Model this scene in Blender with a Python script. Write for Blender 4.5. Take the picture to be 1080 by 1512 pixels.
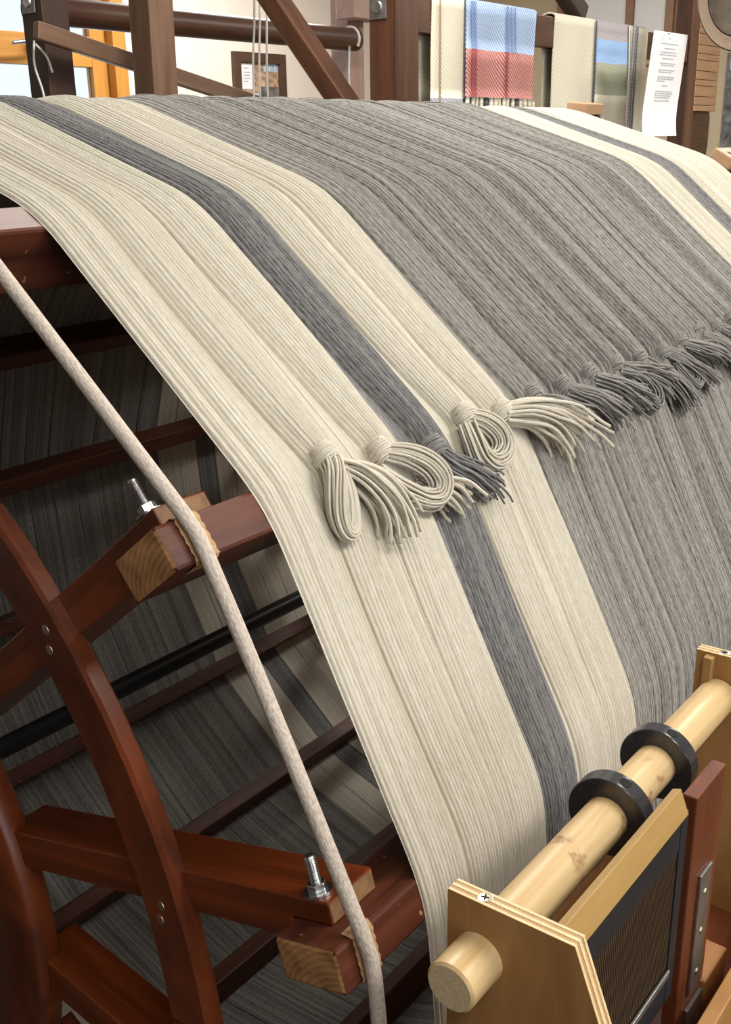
import bpy, bmesh, math, random
import numpy as np
from mathutils import Matrix, Vector

for o in list(bpy.data.objects):
    bpy.data.objects.remove(o)
random.seed(7)
rng = np.random.default_rng(11)
scn = bpy.context.scene
COL = scn.collection
rad = math.radians

# ------------------------------------------------------------------ camera
# world: X runs along the reel axle, Y away from the viewer, Z up; metres
EYE = 1.6
RIGHT = (0.61531633, -0.78810699, -0.01652848)
UP = (0.27192544, 0.19253237, 0.94286152)
FWD = (0.73989348, 0.58465260, -0.33277465)
cd = bpy.data.cameras.new('camera')
cd.sensor_fit = 'VERTICAL'
cd.sensor_height = 36.0
cd.lens = 1556.374 * 36.0 / 1512.0
cd.clip_start = 0.02
cam = bpy.data.objects.new('camera', cd)
COL.objects.link(cam)
cam.matrix_world = Matrix(((RIGHT[0], UP[0], -FWD[0], 0.0),
                           (RIGHT[1], UP[1], -FWD[1], 0.0),
                           (RIGHT[2], UP[2], -FWD[2], EYE),
                           (0, 0, 0, 1)))
scn.camera = cam

# ------------------------------------------------------------------ world and light
vs = scn.view_settings
vs.view_transform = 'Standard'
vs.look = 'None'
vs.gamma = 1.0
vs.use_curve_mapping = False
vs.exposure = 0.18
world = bpy.data.worlds.new('sky')
scn.world = world
world.use_nodes = True
bgn = world.node_tree.nodes['Background']
bgn.inputs['Color'].default_value = (0.76, 0.88, 1.0, 1)
bgn.inputs['Strength'].default_value = 1.35

def area_light(name, loc, size, size_y, power, color, direction):
    l = bpy.data.lights.new(name, 'AREA')
    l.shape = 'RECTANGLE'
    l.size = size
    l.size_y = size_y
    l.energy = power
    l.color = color
    o = bpy.data.objects.new(name, l)
    COL.objects.link(o)
    o.location = loc
    o.rotation_euler = Vector(direction).to_track_quat('-Z', 'Y').to_euler()
    return o

FILL_LAMPS = [(1.3, -1.0), (1.6, 1.35), (2.9, 0.2), (3.6, 3.2), (4.3, 0.5), (-0.2, -0.6)]  # unseen lamps added overhead, placed where the scene needs fill light
CEIL = 2.85
FILL_POWER = {0: 44, 1: 29, 2: 8, 3: 42, 4: 42, 5: 14}
for i, (lx, ly) in enumerate(FILL_LAMPS):
    area_light('fill_light', (lx, ly, CEIL - 0.115), 1.15, 0.28, FILL_POWER[i], (1.0, 0.965, 0.90), (0, 0, -1))  # fill light just below each added fixture
# daylight through the windows
area_light('window_daylight', (2.9, 4.12, 1.75), 1.2, 1.3, 26, (0.86, 0.93, 1.0), (0, -1, -0.1))
area_light('window_daylight', (-0.6, -2.9, 1.75), 2.2, 1.4, 18, (0.95, 0.97, 1.0), (0, 1, -0.1))

# ------------------------------------------------------------------ materials
def mat_new(name):
    m = bpy.data.materials.new(name)
    m.use_nodes = True
    nt = m.node_tree
    b = nt.nodes['Principled BSDF']
    return m, nt, b

def N(nt, t, **kw):
    n = nt.nodes.new(t)
    for k, v in kw.items():
        setattr(n, k, v)
    return n

def ramp(nt, stops):
    r = nt.nodes.new('ShaderNodeValToRGB')
    el = r.color_ramp.elements
    while len(el) < len(stops):
        el.new(0.5)
    for e, (p, c) in zip(el, stops):
        e.position = p
        e.color = (*c, 1)
    return r

def plain(name, col, rough=0.6, metal=0.0, noise=0.0, scale=40.0, bump=0.0, spec=None):
    m, nt, b = mat_new(name)
    b.inputs['Roughness'].default_value = rough
    b.inputs['Metallic'].default_value = metal
    if spec is not None:
        b.inputs['Specular IOR Level'].default_value = spec
    tc = N(nt, 'ShaderNodeTexCoord')
    nz = N(nt, 'ShaderNodeTexNoise')
    nz.inputs['Scale'].default_value = scale
    nz.inputs['Detail'].default_value = 4
    nt.links.new(tc.outputs['Object'], nz.inputs['Vector'])
    lo = tuple(max(0, c * (1 - noise)) for c in col)
    hi = tuple(min(1, c * (1 + noise)) for c in col)
    r = ramp(nt, [(0.3, lo), (0.7, hi)])
    nt.links.new(nz.outputs['Fac'], r.inputs['Fac'])
    nt.links.new(r.outputs['Color'], b.inputs['Base Color'])
    if bump:
        bp = N(nt, 'ShaderNodeBump')
        bp.inputs['Strength'].default_value = bump
        bp.inputs['Distance'].default_value = 0.002
        nt.links.new(nz.outputs['Fac'], bp.inputs['Height'])
        nt.links.new(bp.outputs['Normal'], b.inputs['Normal'])
    return m

def wood(name, dark, light, rough=0.4, gs=(2.5, 45, 45), wear=None, spec=0.5, bump=0.15):
    """grain runs along the object's own X axis"""
    m, nt, b = mat_new(name)
    tc = N(nt, 'ShaderNodeTexCoord')
    oi = N(nt, 'ShaderNodeObjectInfo')
    ad = N(nt, 'ShaderNodeVectorMath', operation='ADD')
    ml = N(nt, 'ShaderNodeVectorMath', operation='MULTIPLY')
    ml.inputs[1].default_value = gs
    cmb = N(nt, 'ShaderNodeVectorMath', operation='SCALE')
    cmb.inputs[0].default_value = (7.3, 13.1, 5.7)
    nt.links.new(oi.outputs['Random'], cmb.inputs['Scale'])
    nt.links.new(tc.outputs['Object'], ad.inputs[0])
    nt.links.new(cmb.outputs[0], ad.inputs[1])
    nt.links.new(ad.outputs[0], ml.inputs[0])
    n1 = N(nt, 'ShaderNodeTexNoise')
    n1.inputs['Scale'].default_value = 1.0
    n1.inputs['Detail'].default_value = 6
    n1.inputs['Roughness'].default_value = 0.65
    n1.inputs['Distortion'].default_value = 0.6
    nt.links.new(ml.outputs[0], n1.inputs['Vector'])
    r = ramp(nt, [(0.28, dark), (0.72, light)])
    nt.links.new(n1.outputs['Fac'], r.inputs['Fac'])
    out = r.outputs['Color']
    if wear is not None:
        n2 = N(nt, 'ShaderNodeTexNoise')
        n2.inputs['Scale'].default_value = 95
        n2.inputs['Detail'].default_value = 5
        nt.links.new(ad.outputs[0], n2.inputs['Vector'])
        r2 = ramp(nt, [(0.70, (0, 0, 0)), (0.72, (1, 1, 1))])
        nt.links.new(n2.outputs['Fac'], r2.inputs['Fac'])
        mx = N(nt, 'ShaderNodeMix', data_type='RGBA')
        mx.inputs[7].default_value = (*wear, 1)
        nt.links.new(r2.outputs['Color'], mx.inputs[0])
        nt.links.new(out, mx.inputs[6])
        out = mx.outputs[2]
    nt.links.new(out, b.inputs['Base Color'])
    b.inputs['Roughness'].default_value = rough
    b.inputs['Specular IOR Level'].default_value = spec
    bp = N(nt, 'ShaderNodeBump')
    bp.inputs['Strength'].default_value = bump
    bp.inputs['Distance'].default_value = 0.001
    nt.links.new(n1.outputs['Fac'], bp.inputs['Height'])
    nt.links.new(bp.outputs['Normal'], b.inputs['Normal'])
    return m

def endgrain(name, dark, light):
    m, nt, b = mat_new(name)
    tc = N(nt, 'ShaderNodeTexCoord')
    mp = N(nt, 'ShaderNodeMapping')
    mp.inputs['Location'].default_value = (0, 0.05, -0.02)
    mp.inputs['Rotation'].default_value = (0, rad(90), 0)
    wv = N(nt, 'ShaderNodeTexWave', wave_type='RINGS', rings_direction='SPHERICAL')
    wv.inputs['Scale'].default_value = 75
    wv.inputs['Distortion'].default_value = 2.5
    wv.inputs['Detail'].default_value = 3
    nt.links.new(tc.outputs['Object'], mp.inputs['Vector'])
    nt.links.new(mp.outputs[0], wv.inputs['Vector'])
    nz = N(nt, 'ShaderNodeTexNoise')
    nz.inputs['Scale'].default_value = 60
    nz.inputs['Detail'].default_value = 5
    nt.links.new(tc.outputs['Object'], nz.inputs['Vector'])
    mx = N(nt, 'ShaderNodeMath', operation='MULTIPLY_ADD')
    mx.inputs[1].default_value = 0.22
    nt.links.new(wv.outputs['Fac'], mx.inputs[0])
    nt.links.new(nz.outputs['Fac'], mx.inputs[2])
    r = ramp(nt, [(0.35, dark), (0.95, light)])
    nt.links.new(mx.outputs[0], r.inputs['Fac'])
    nt.links.new(r.outputs['Color'], b.inputs['Base Color'])
    b.inputs['Roughness'].default_value = 0.75
    return m

def yarn_mat(name, c_lo, c_mid, c_hi, per_thread=0.12, fleck=1.0):
    """UV.x counts threads, UV.y is the length in metres"""
    m, nt, b = mat_new(name)
    uv = N(nt, 'ShaderNodeUVMap')
    uv.uv_map = 'UVMap'
    sep = N(nt, 'ShaderNodeSeparateXYZ')
    nt.links.new(uv.outputs[0], sep.inputs[0])
    fl = N(nt, 'ShaderNodeMath', operation='FLOOR')
    nt.links.new(sep.outputs['X'], fl.inputs[0])
    fr = N(nt, 'ShaderNodeMath', operation='FRACT')
    nt.links.new(sep.outputs['X'], fr.inputs[0])
    wn = N(nt, 'ShaderNodeTexWhiteNoise', noise_dimensions='1D')
    nt.links.new(fl.outputs[0], wn.inputs['W'])
    # fibre noise, stretched along the thread
    cb = N(nt, 'ShaderNodeCombineXYZ')
    s1 = N(nt, 'ShaderNodeMath', operation='MULTIPLY')
    s1.inputs[1].default_value = 6.0
    nt.links.new(sep.outputs['X'], s1.inputs[0])
    s2 = N(nt, 'ShaderNodeMath', operation='MULTIPLY')
    s2.inputs[1].default_value = 110.0
    nt.links.new(sep.outputs['Y'], s2.inputs[0])
    nt.links.new(s1.outputs[0], cb.inputs['X'])
    nt.links.new(s2.outputs[0], cb.inputs['Y'])
    nz = N(nt, 'ShaderNodeTexNoise')
    nz.inputs['Scale'].default_value = 1.0
    nz.inputs['Detail'].default_value = 3
    nt.links.new(cb.outputs[0], nz.inputs['Vector'])
    ma = N(nt, 'ShaderNodeMath', operation='MULTIPLY_ADD')
    ma.inputs[1].default_value = per_thread * 2
    ma.inputs[2].default_value = -per_thread
    nt.links.new(wn.outputs['Value'], ma.inputs[0])
    sm = N(nt, 'ShaderNodeMath', operation='MULTIPLY_ADD')
    sm.inputs[1].default_value = fleck
    nt.links.new(nz.outputs['Fac'], sm.inputs[0])
    nt.links.new(ma.outputs[0], sm.inputs[2])
    r = ramp(nt, [(0.22, c_lo), (0.5, c_mid), (0.8, c_hi)])
    nt.links.new(sm.outputs[0], r.inputs['Fac'])
    nt.links.new(r.outputs['Color'], b.inputs['Base Color'])
    b.inputs['Roughness'].default_value = 0.95
    b.inputs['Specular IOR Level'].default_value = 0.1
    b.inputs['Sheen Weight'].default_value = 0.30
    b.inputs['Sheen Roughness'].default_value = 0.45
    # relief: valleys between threads and the twist of the plies
    pp = N(nt, 'ShaderNodeMath', operation='PINGPONG')
    pp.inputs[1].default_value = 0.5
    nt.links.new(sep.outputs['X'], pp.inputs[0])
    tw = N(nt, 'ShaderNodeMath', operation='MULTIPLY_ADD')
    tw.inputs[1].default_value = 210.0
    nt.links.new(sep.outputs['Y'], tw.inputs[0])
    nt.links.new(fr.outputs[0], tw.inputs[2])
    tws = N(nt, 'ShaderNodeMath', operation='PINGPONG')
    tws.inputs[1].default_value = 0.5
    wns = N(nt, 'ShaderNodeMath', operation='MULTIPLY_ADD')
    wns.inputs[1].default_value = 7.0
    nt.links.new(wn.outputs['Value'], wns.inputs[0])
    nt.links.new(tw.outputs[0], wns.inputs[2])
    nt.links.new(wns.outputs[0], tws.inputs[0])
    h = N(nt, 'ShaderNodeMath', operation='MULTIPLY_ADD')
    h.inputs[1].default_value = 0.22
    nt.links.new(tws.outputs[0], h.inputs[0])
    nt.links.new(pp.outputs[0], h.inputs[2])
    h2 = N(nt, 'ShaderNodeMath', operation='MULTIPLY_ADD')
    h2.inputs[1].default_value = 0.8
    nt.links.new(nz.outputs['Fac'], h2.inputs[0])
    nt.links.new(h.outputs[0], h2.inputs[2])
    bp = N(nt, 'ShaderNodeBump')
    bp.inputs['Strength'].default_value = 0.6
    bp.inputs['Distance'].default_value = 0.0013
    nt.links.new(h2.outputs[0], bp.inputs['Height'])
    nt.links.new(bp.outputs['Normal'], b.inputs['Normal'])
    return m

M = {}
M['cream'] = yarn_mat('cream_wool', (0.54, 0.49, 0.395), (0.70, 0.667, 0.59), (0.79, 0.765, 0.70), 0.10, 0.6)
M['grey'] = yarn_mat('grey_heather_wool', (0.11, 0.103, 0.093), (0.32, 0.305, 0.282), (0.53, 0.51, 0.48), 0.10, 0.8)
M['greydark'] = yarn_mat('slate_wool', (0.085, 0.083, 0.083), (0.245, 0.24, 0.237), (0.40, 0.395, 0.39), 0.10, 0.8)
M['red_wood'] = wood('red_stained_wood', (0.032, 0.006, 0.002), (0.24, 0.048, 0.010), 0.34)
M['ring_wood'] = wood('red_stained_ring_wood', (0.040, 0.008, 0.003), (0.20, 0.042, 0.010), 0.36, gs=(26, 9, 9))
M['rail_wood'] = wood('worn_rail_wood', (0.035, 0.009, 0.005), (0.15, 0.042, 0.020), 0.48, spec=0.35, wear=(0.42, 0.23, 0.10))
M['end_wood'] = endgrain('end_grain', (0.20, 0.088, 0.030), (0.50, 0.26, 0.095))
M['arm_end'] = plain('arm_end_grain', (0.22, 0.12, 0.055), 0.7, noise=0.35, scale=90)
M['loom_wood'] = wood('loom_wood', (0.035, 0.013, 0.007), (0.115, 0.046, 0.021), 0.42)
M['loom_dark'] = wood('loom_dark_wood', (0.020, 0.010, 0.007), (0.055, 0.024, 0.014), 0.45)
M['loom_light'] = wood('loom_pale_wood', (0.20, 0.095, 0.045), (0.34, 0.17, 0.085), 0.45)
M['loom_grey'] = wood('loom_weathered_wood', (0.085, 0.045, 0.026), (0.165, 0.092, 0.055), 0.5)
M['rose_wood'] = wood('pinkish_wood', (0.30, 0.19, 0.15), (0.42, 0.28, 0.22), 0.5)
M['beech'] = wood('beech', (0.42, 0.24, 0.13), (0.56, 0.36, 0.22), 0.5)
M['pine'] = wood('varnished_pine', (0.50, 0.215, 0.04), (0.66, 0.32, 0.07), 0.35)
M['dowel'] = wood('birch_dowel', (0.45, 0.29, 0.125), (0.62, 0.46, 0.25), 0.36, gs=(4, 60, 60))
def stain(m, col, sc, lo, hi):
    nt = m.node_tree
    b = nt.nodes['Principled BSDF']
    src = b.inputs['Base Color'].links[0].from_socket
    tc = N(nt, 'ShaderNodeTexCoord')
    n1 = N(nt, 'ShaderNodeTexNoise'); n1.inputs['Scale'].default_value = sc; n1.inputs['Detail'].default_value = 5
    n2 = N(nt, 'ShaderNodeTexNoise'); n2.inputs['Scale'].default_value = sc * 5; n2.inputs['Detail'].default_value = 3
    nt.links.new(tc.outputs['Object'], n1.inputs['Vector'])
    nt.links.new(tc.outputs['Object'], n2.inputs['Vector'])
    ma = N(nt, 'ShaderNodeMath', operation='MULTIPLY_ADD')
    ma.inputs[1].default_value = 0.35
    nt.links.new(n2.outputs['Fac'], ma.inputs[0])
    nt.links.new(n1.outputs['Fac'], ma.inputs[2])
    r = ramp(nt, [(lo, (0, 0, 0)), (hi, (0.75, 0.75, 0.75))])
    nt.links.new(ma.outputs[0], r.inputs['Fac'])
    mx = N(nt, 'ShaderNodeMix', data_type='RGBA')
    mx.inputs[7].default_value = (*col, 1)
    nt.links.new(r.outputs['Color'], mx.inputs[0])
    nt.links.new(src, mx.inputs[6])
    nt.links.new(mx.outputs[2], b.inputs['Base Color'])
stain(M['dowel'], (0.22, 0.09, 0.03), 38, 0.80, 0.90)
M['dowel_end'] = plain('dowel_end_grain', (0.60, 0.47, 0.28), 0.8, noise=0.18, scale=700)
M['ply'] = wood('plywood_face', (0.28, 0.135, 0.042), (0.43, 0.225, 0.08), 0.45, gs=(8, 45, 8))
M['ply_pale'] = wood('plywood_pale_layer', (0.58, 0.42, 0.22), (0.74, 0.58, 0.34), 0.55, gs=(60, 60, 60))
M['ply_dark'] = wood('plywood_dark_layer', (0.34, 0.20, 0.085), (0.48, 0.30, 0.14), 0.6, gs=(60, 60, 60))
M['plank'] = wood('pale_plank', (0.27, 0.155, 0.045), (0.40, 0.25, 0.085), 0.4)
M['tray'] = wood('tray_wood', (0.22, 0.095, 0.03), (0.34, 0.16, 0.06), 0.5)
M['red_board'] = wood('red_board', (0.085, 0.022, 0.008), (0.17, 0.046, 0.016), 0.4)
M['steel'] = plain('zinc_steel', (0.62, 0.64, 0.66), 0.28, 1.0, noise=0.12, scale=90)
M['steel_dull'] = plain('dull_steel', (0.36, 0.36, 0.35), 0.45, 1.0, noise=0.2, scale=60)
M['brass'] = plain('brass_screw', (0.55, 0.50, 0.40), 0.35, 1.0, noise=0.15, scale=200)
M['black_metal'] = plain('black_axle', (0.012, 0.012, 0.013), 0.32, 0.0, noise=0.2, scale=30)
M['black_collar'] = plain('black_anodised', (0.022, 0.023, 0.027), 0.24, 0.0, noise=0.25, scale=120, spec=0.8)
M['hole'] = plain('hole_dark', (0.004, 0.004, 0.004), 0.9)
M['reed_black'] = plain('reed_binding', (0.010, 0.011, 0.014), 0.55, noise=0.3, scale=60)
M['reed_wire'] = plain('reed_wire', (0.085, 0.055, 0.030), 0.5, 0.3, noise=0.2, scale=80)
M['leather'] = plain('tan_leather', (0.42, 0.26, 0.13), 0.8, noise=0.25, scale=220, bump=0.3)
M['cork'] = plain('pale_cork', (0.40, 0.24, 0.11), 0.85, noise=0.35, scale=420, bump=0.4)
M['plaster'] = plain('cream_plaster', (0.80, 0.72, 0.64), 0.9, noise=0.02, scale=3)
M['plaster_tan'] = plain('tan_wall', (0.52, 0.43, 0.29), 0.9, noise=0.05, scale=3)
M['dark_wall'] = wood('low_bounce_wall_wood', (0.06, 0.03, 0.018), (0.12, 0.065, 0.04), 0.6, gs=(8, 8, 1.5))  # dark tone chosen to cut bounce light
M['ceiling'] = plain('white_ceiling', (0.82, 0.80, 0.76), 0.9, noise=0.01, scale=2)
M['floor'] = wood('floor_boards', (0.06, 0.045, 0.035), (0.11, 0.085, 0.065), 0.5, gs=(1.2, 9, 9))
M['white_paint'] = plain('white_paint', (0.8, 0.8, 0.78), 0.5)
M['paper'] = plain('white_paper', (0.80, 0.80, 0.82), 0.8, noise=0.02, scale=10)
M['ink'] = plain('grey_ink', (0.42, 0.42, 0.45), 0.8)
M['photo_tan'] = plain('photo_tan', (0.42, 0.27, 0.17), 0.5, noise=0.55, scale=38)
M['photo_blue'] = plain('photo_blue', (0.42, 0.50, 0.60), 0.5, noise=0.35, scale=50)
M['photo_dark'] = plain('photo_dark', (0.13, 0.12, 0.12), 0.5, noise=0.8, scale=25)
M['frame_brown'] = wood('frame_brown', (0.055, 0.028, 0.017), (0.10, 0.055, 0.035), 0.45)
M['felt'] = plain('brown_felt', (0.26, 0.19, 0.135), 0.9, noise=0.12, scale=60)
M['felt_in'] = plain('hat_lining', (0.22, 0.18, 0.14), 0.9, noise=0.2, scale=40)
M['felt_band'] = plain('hat_binding', (0.10, 0.085, 0.075), 0.7)
M['snow'] = plain('snowy_ground', (0.75, 0.82, 0.92), 0.9, noise=0.25, scale=6)
M['string'] = plain('white_string', (0.62, 0.60, 0.55), 0.9, noise=0.1, scale=200)
gm, gnt, gb = mat_new('window_glass')
gb.inputs['Roughness'].default_value = 0.02
gb.inputs['Transmission Weight'].default_value = 1.0
gb.inputs['IOR'].default_value = 1.02
M['glass'] = gm
lm, lnt, lb = mat_new('fill_lamp_diffuser')  # glowing face of the added, unseen lamps
lb.inputs['Emission Color'].default_value = (1, 0.95, 0.86, 1)
lb.inputs['Emission Strength'].default_value = 4.0
M['diffuser'] = lm

def rope_mat():
    m, nt, b = mat_new('cotton_rope')
    uv = N(nt, 'ShaderNodeUVMap')
    uv.uv_map = 'UVMap'
    mp = N(nt, 'ShaderNodeMapping')
    mp.inputs['Scale'].default_value = (5.0, 160.0, 1)
    mp.inputs['Rotation'].default_value = (0, 0, 0)
    nt.links.new(uv.outputs[0], mp.inputs['Vector'])
    nz = N(nt, 'ShaderNodeTexNoise')
    nz.inputs['Scale'].default_value = 1.6
    nz.inputs['Detail'].default_value = 4
    nt.links.new(mp.outputs[0], nz.inputs['Vector'])
    r = ramp(nt, [(0.3, (0.44, 0.37, 0.31)), (0.7, (0.64, 0.57, 0.50))])
    nt.links.new(nz.outputs['Fac'], r.inputs['Fac'])
    nt.links.new(r.outputs['Color'], b.inputs['Base Color'])
    b.inputs['Roughness'].default_value = 0.95
    b.inputs['Specular IOR Level'].default_value = 0.1
    bp = N(nt, 'ShaderNodeBump')
    bp.inputs['Strength'].default_value = 0.8
    bp.inputs['Distance'].default_value = 0.0012
    nt.links.new(nz.outputs['Fac'], bp.inputs['Height'])
    nt.links.new(bp.outputs['Normal'], b.inputs['Normal'])
    return m
M['rope'] = rope_mat()

def weave(name, cols, rough=0.95, sc=330):
    """twill weave: fine diagonal of two tones"""
    m, nt, b = mat_new(name)
    tc = N(nt, 'ShaderNodeTexCoord')
    wv = N(nt, 'ShaderNodeTexWave', wave_type='BANDS', bands_direction='DIAGONAL')
    wv.inputs['Scale'].default_value = sc / 6.0
    wv.inputs['Distortion'].default_value = 1.2
    wv.inputs['Detail'].default_value = 2
    wv.inputs['Detail Scale'].default_value = 3
    nt.links.new(tc.outputs['Object'], wv.inputs['Vector'])
    r = ramp(nt, [(0.25, cols[0]), (0.75, cols[1])])
    nt.links.new(wv.outputs['Fac'], r.inputs['Fac'])
    nt.links.new(r.outputs['Color'], b.inputs['Base Color'])
    b.inputs['Roughness'].default_value = rough
    b.inputs['Specular IOR Level'].default_value = 0.1
    return m
M['w_cream'] = weave('cream_weave', ((0.62, 0.57, 0.45), (0.74, 0.70, 0.58)))
M['w_blue'] = weave('blue_weave', ((0.26, 0.37, 0.58), (0.46, 0.56, 0.72)))
M['w_blue2'] = weave('bright_blue_weave', ((0.22, 0.36, 0.62), (0.34, 0.48, 0.70)))
M['w_navy'] = weave('navy_weave', ((0.12, 0.17, 0.34), (0.22, 0.28, 0.45)))
M['w_red'] = weave('red_weave', ((0.34, 0.10, 0.09), (0.56, 0.32, 0.29)))
M['w_maroon'] = weave('maroon_weave', ((0.20, 0.04, 0.05), (0.32, 0.10, 0.10)))
M['w_grey'] = weave('grey_weave', ((0.22, 0.22, 0.26), (0.34, 0.34, 0.38)))
M['w_mauve'] = weave('mauve_weave', ((0.32, 0.28, 0.30), (0.46, 0.42, 0.43)))
M['w_green'] = weave('green_weave', ((0.27, 0.28, 0.20), (0.40, 0.41, 0.31)))
M['w_dark'] = weave('dark_weave', ((0.06, 0.07, 0.08), (0.13, 0.14, 0.14)))
M['w_brown'] = weave('brown_weave', ((0.26, 0.20, 0.12), (0.36, 0.29, 0.19)))

# ------------------------------------------------------------------ helpers
PART_LABELS = {'dowel': 'round pale birch dowel', 'shaft_collar': 'black shaft collar clamped on the dowel', 'axle': 'black metal axle',
               'leather_pad': 'tan leather pad under the rope', 'yarn_knot': 'knotted end of a yarn section', 'end_block': 'pale wooden end block with a bolt hole',
               'metal_strap': 'dull steel strap', 'bolt': 'shiny threaded steel bolt', 'fringe_tassel': 'cream fringe tassel'}
WM = {}                                       # world matrices of what was built

def link(name, me, mats, parent=None, mw=None):
    o = bpy.data.objects.new(name, me)
    COL.objects.link(o)
    mw = mw if mw is not None else Matrix.Identity(4)
    WM[o.name] = mw
    if name in PART_LABELS:
        o['label'] = PART_LABELS[name]
    if parent is not None:
        o.parent = parent
        o.matrix_basis = WM[parent.name].inverted() @ mw
    else:
        o.matrix_basis = mw
    if mats:
        if not isinstance(mats, (list, tuple)):
            mats = [mats]
        if len(me.materials) == 0:
            for x in mats:
                me.materials.append(x if not isinstance(x, str) else M[x])
    return o

def empty(name, loc):
    o = bpy.data.objects.new(name, None)
    o.empty_display_size = 0.05
    COL.objects.link(o)
    mw = Matrix.Translation(loc)
    o.matrix_basis = mw
    WM[o.name] = mw
    return o

def tag(o, label=None, cat=None, group=None, kind=None):
    if label: o['label'] = label
    if cat: o['category'] = cat
    if group: o['group'] = group
    if kind: o['kind'] = kind
    return o

def frame(origin, x, y, z):
    x, y, z = Vector(x).normalized(), Vector(y).normalized(), Vector(z).normalized()
    return Matrix(((x.x, y.x, z.x, origin[0]), (x.y, y.y, z.y, origin[1]), (x.z, y.z, z.z, origin[2]), (0, 0, 0, 1)))

def mesh_np(name, verts, faces, uvs=None, smooth=True):
    """verts (n,3); faces (m,4) quads; uvs per vertex (n,2)"""
    me = bpy.data.meshes.new(name)
    verts = np.asarray(verts, np.float32)
    faces = np.asarray(faces, np.int32)
    k = faces.shape[1]
    me.vertices.add(len(verts))
    me.vertices.foreach_set('co', verts.ravel())
    me.loops.add(faces.size)
    me.loops.foreach_set('vertex_index', faces.ravel())
    me.polygons.add(len(faces))
    me.polygons.foreach_set('loop_start', np.arange(0, faces.size, k, dtype=np.int32))
    me.polygons.foreach_set('loop_total', np.full(len(faces), k, np.int32))
    if smooth:
        me.polygons.foreach_set('use_smooth', np.ones(len(faces), bool))
    if uvs is not None:
        l = me.uv_layers.new(name='UVMap')
        l.data.foreach_set('uv', np.asarray(uvs, np.float32)[faces.ravel()].ravel())
    me.update()
    me.validate()
    return me

def bm_mesh(bm, name='mesh', smooth=False):
    me = bpy.data.meshes.new(name)
    bmesh.ops.recalc_face_normals(bm, faces=bm.faces)
    bm.to_mesh(me)
    bm.free()
    if smooth:
        for p in me.polygons:
            p.use_smooth = True
    return me

def box_mesh(x0, x1, y0, y1, z0, z1, bev=0.0, seg=2, end_mat=False):
    bm = bmesh.new()
    bmesh.ops.create_cube(bm, size=1)
    for v in bm.verts:
        v.co = Vector((x0 if v.co.x < 0 else x1, y0 if v.co.y < 0 else y1, z0 if v.co.z < 0 else z1))
    if bev > 0:
        bmesh.ops.bevel(bm, geom=list(bm.edges), offset=bev, segments=seg, profile=0.5, affect='EDGES')
    bmesh.ops.recalc_face_normals(bm, faces=bm.faces)
    if end_mat:
        for f in bm.faces:
            if abs(f.normal.x) > 0.9:
                f.material_index = 1
    return bm_mesh(bm, 'box')

def prism_mesh(poly, h0, h1, axis='x', bev=0.0):
    """polygon in the two other axes, extruded along axis"""
    bm = bmesh.new()
    def P(u, v, h):
        return {'x': (h, u, v), 'y': (u, h, v), 'z': (u, v, h)}[axis]
    a = [bm.verts.new(P(u, v, h0)) for u, v in poly]
    b = [bm.verts.new(P(u, v, h1)) for u, v in poly]
    n = len(poly)
    bm.faces.new(a)
    bm.faces.new(b[::-1])
    for i in range(n):
        bm.faces.new((a[i], b[i], b[(i + 1) % n], a[(i + 1) % n]))
    if bev > 0:
        bmesh.ops.recalc_face_normals(bm, faces=bm.faces)
        bmesh.ops.bevel(bm, geom=list(bm.edges), offset=bev, segments=2, profile=0.5, affect='EDGES')
    return bm_mesh(bm, 'prism')

def lathe_mesh(prof, seg=32, axis='x', smooth_deg=35, closed=False):
    """profile [(h, r)] turned about an axis"""
    vs_, fs = [], []
    n = len(prof)
    for i in range(seg):
        t = 2 * math.pi * i / seg
        for h, r in prof:
            c, s = r * math.cos(t), r * math.sin(t)
            vs_.append({'x': (h, c, s), 'y': (c, h, s), 'z': (c, s, h)}[axis])
    m_ = n if closed else n - 1
    for i in range(seg):
        j = (i + 1) % seg
        for k in range(m_):
            k2 = (k + 1) % n
            fs.append((i * n + k, i * n + k2, j * n + k2, j * n + k))
    bm = bmesh.new()
    bv = [bm.verts.new(v) for v in vs_]
    for f in fs:
        try:
            bm.faces.new([bv[q] for q in f])
        except ValueError:
            pass
    bmesh.ops.remove_doubles(bm, verts=bm.verts, dist=1e-6)
    me = bm_mesh(bm, 'lathe')
    me.polygons.foreach_set('use_smooth', np.ones(len(me.polygons), bool))
    me.set_sharp_from_angle(angle=rad(smooth_deg))
    return me

def cyl_mesh(h0, h1, r, seg=32, axis='x', bev=0.0, end_mat=False):
    prof = [(h0, 0.0), (h0, r - bev)] + ([(h0 + bev, r), (h1 - bev, r)] if bev else [(h1, r)]) + ([(h1, r - bev)] if bev else []) + [(h1, 0.0)]
    if not bev:
        prof = [(h0, 0), (h0, r), (h1, r), (h1, 0)]
    me = lathe_mesh(prof, seg, axis)
    if end_mat:
        ax = 'xyz'.index(axis)
        for p in me.polygons:
            if abs(p.normal[ax]) > 0.95:
                p.material_index = 1
    return me

def catmull(P, n):
    P = np.asarray(P, float)
    Q = np.vstack([2 * P[0] - P[1], P, 2 * P[-1] - P[-2]])
    t = np.linspace(0, len(P) - 1 - 1e-9, n)
    i = t.astype(int)
    u = (t - i)[:, None]
    p0, p1, p2, p3 = Q[i], Q[i + 1], Q[i + 2], Q[i + 3]
    return 0.5 * (2 * p1 + (p2 - p0) * u + (2 * p0 - 5 * p1 + 4 * p2 - p3) * u ** 2 + (3 * p1 - p0 - 3 * p2 + p3) * u ** 3)

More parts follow.
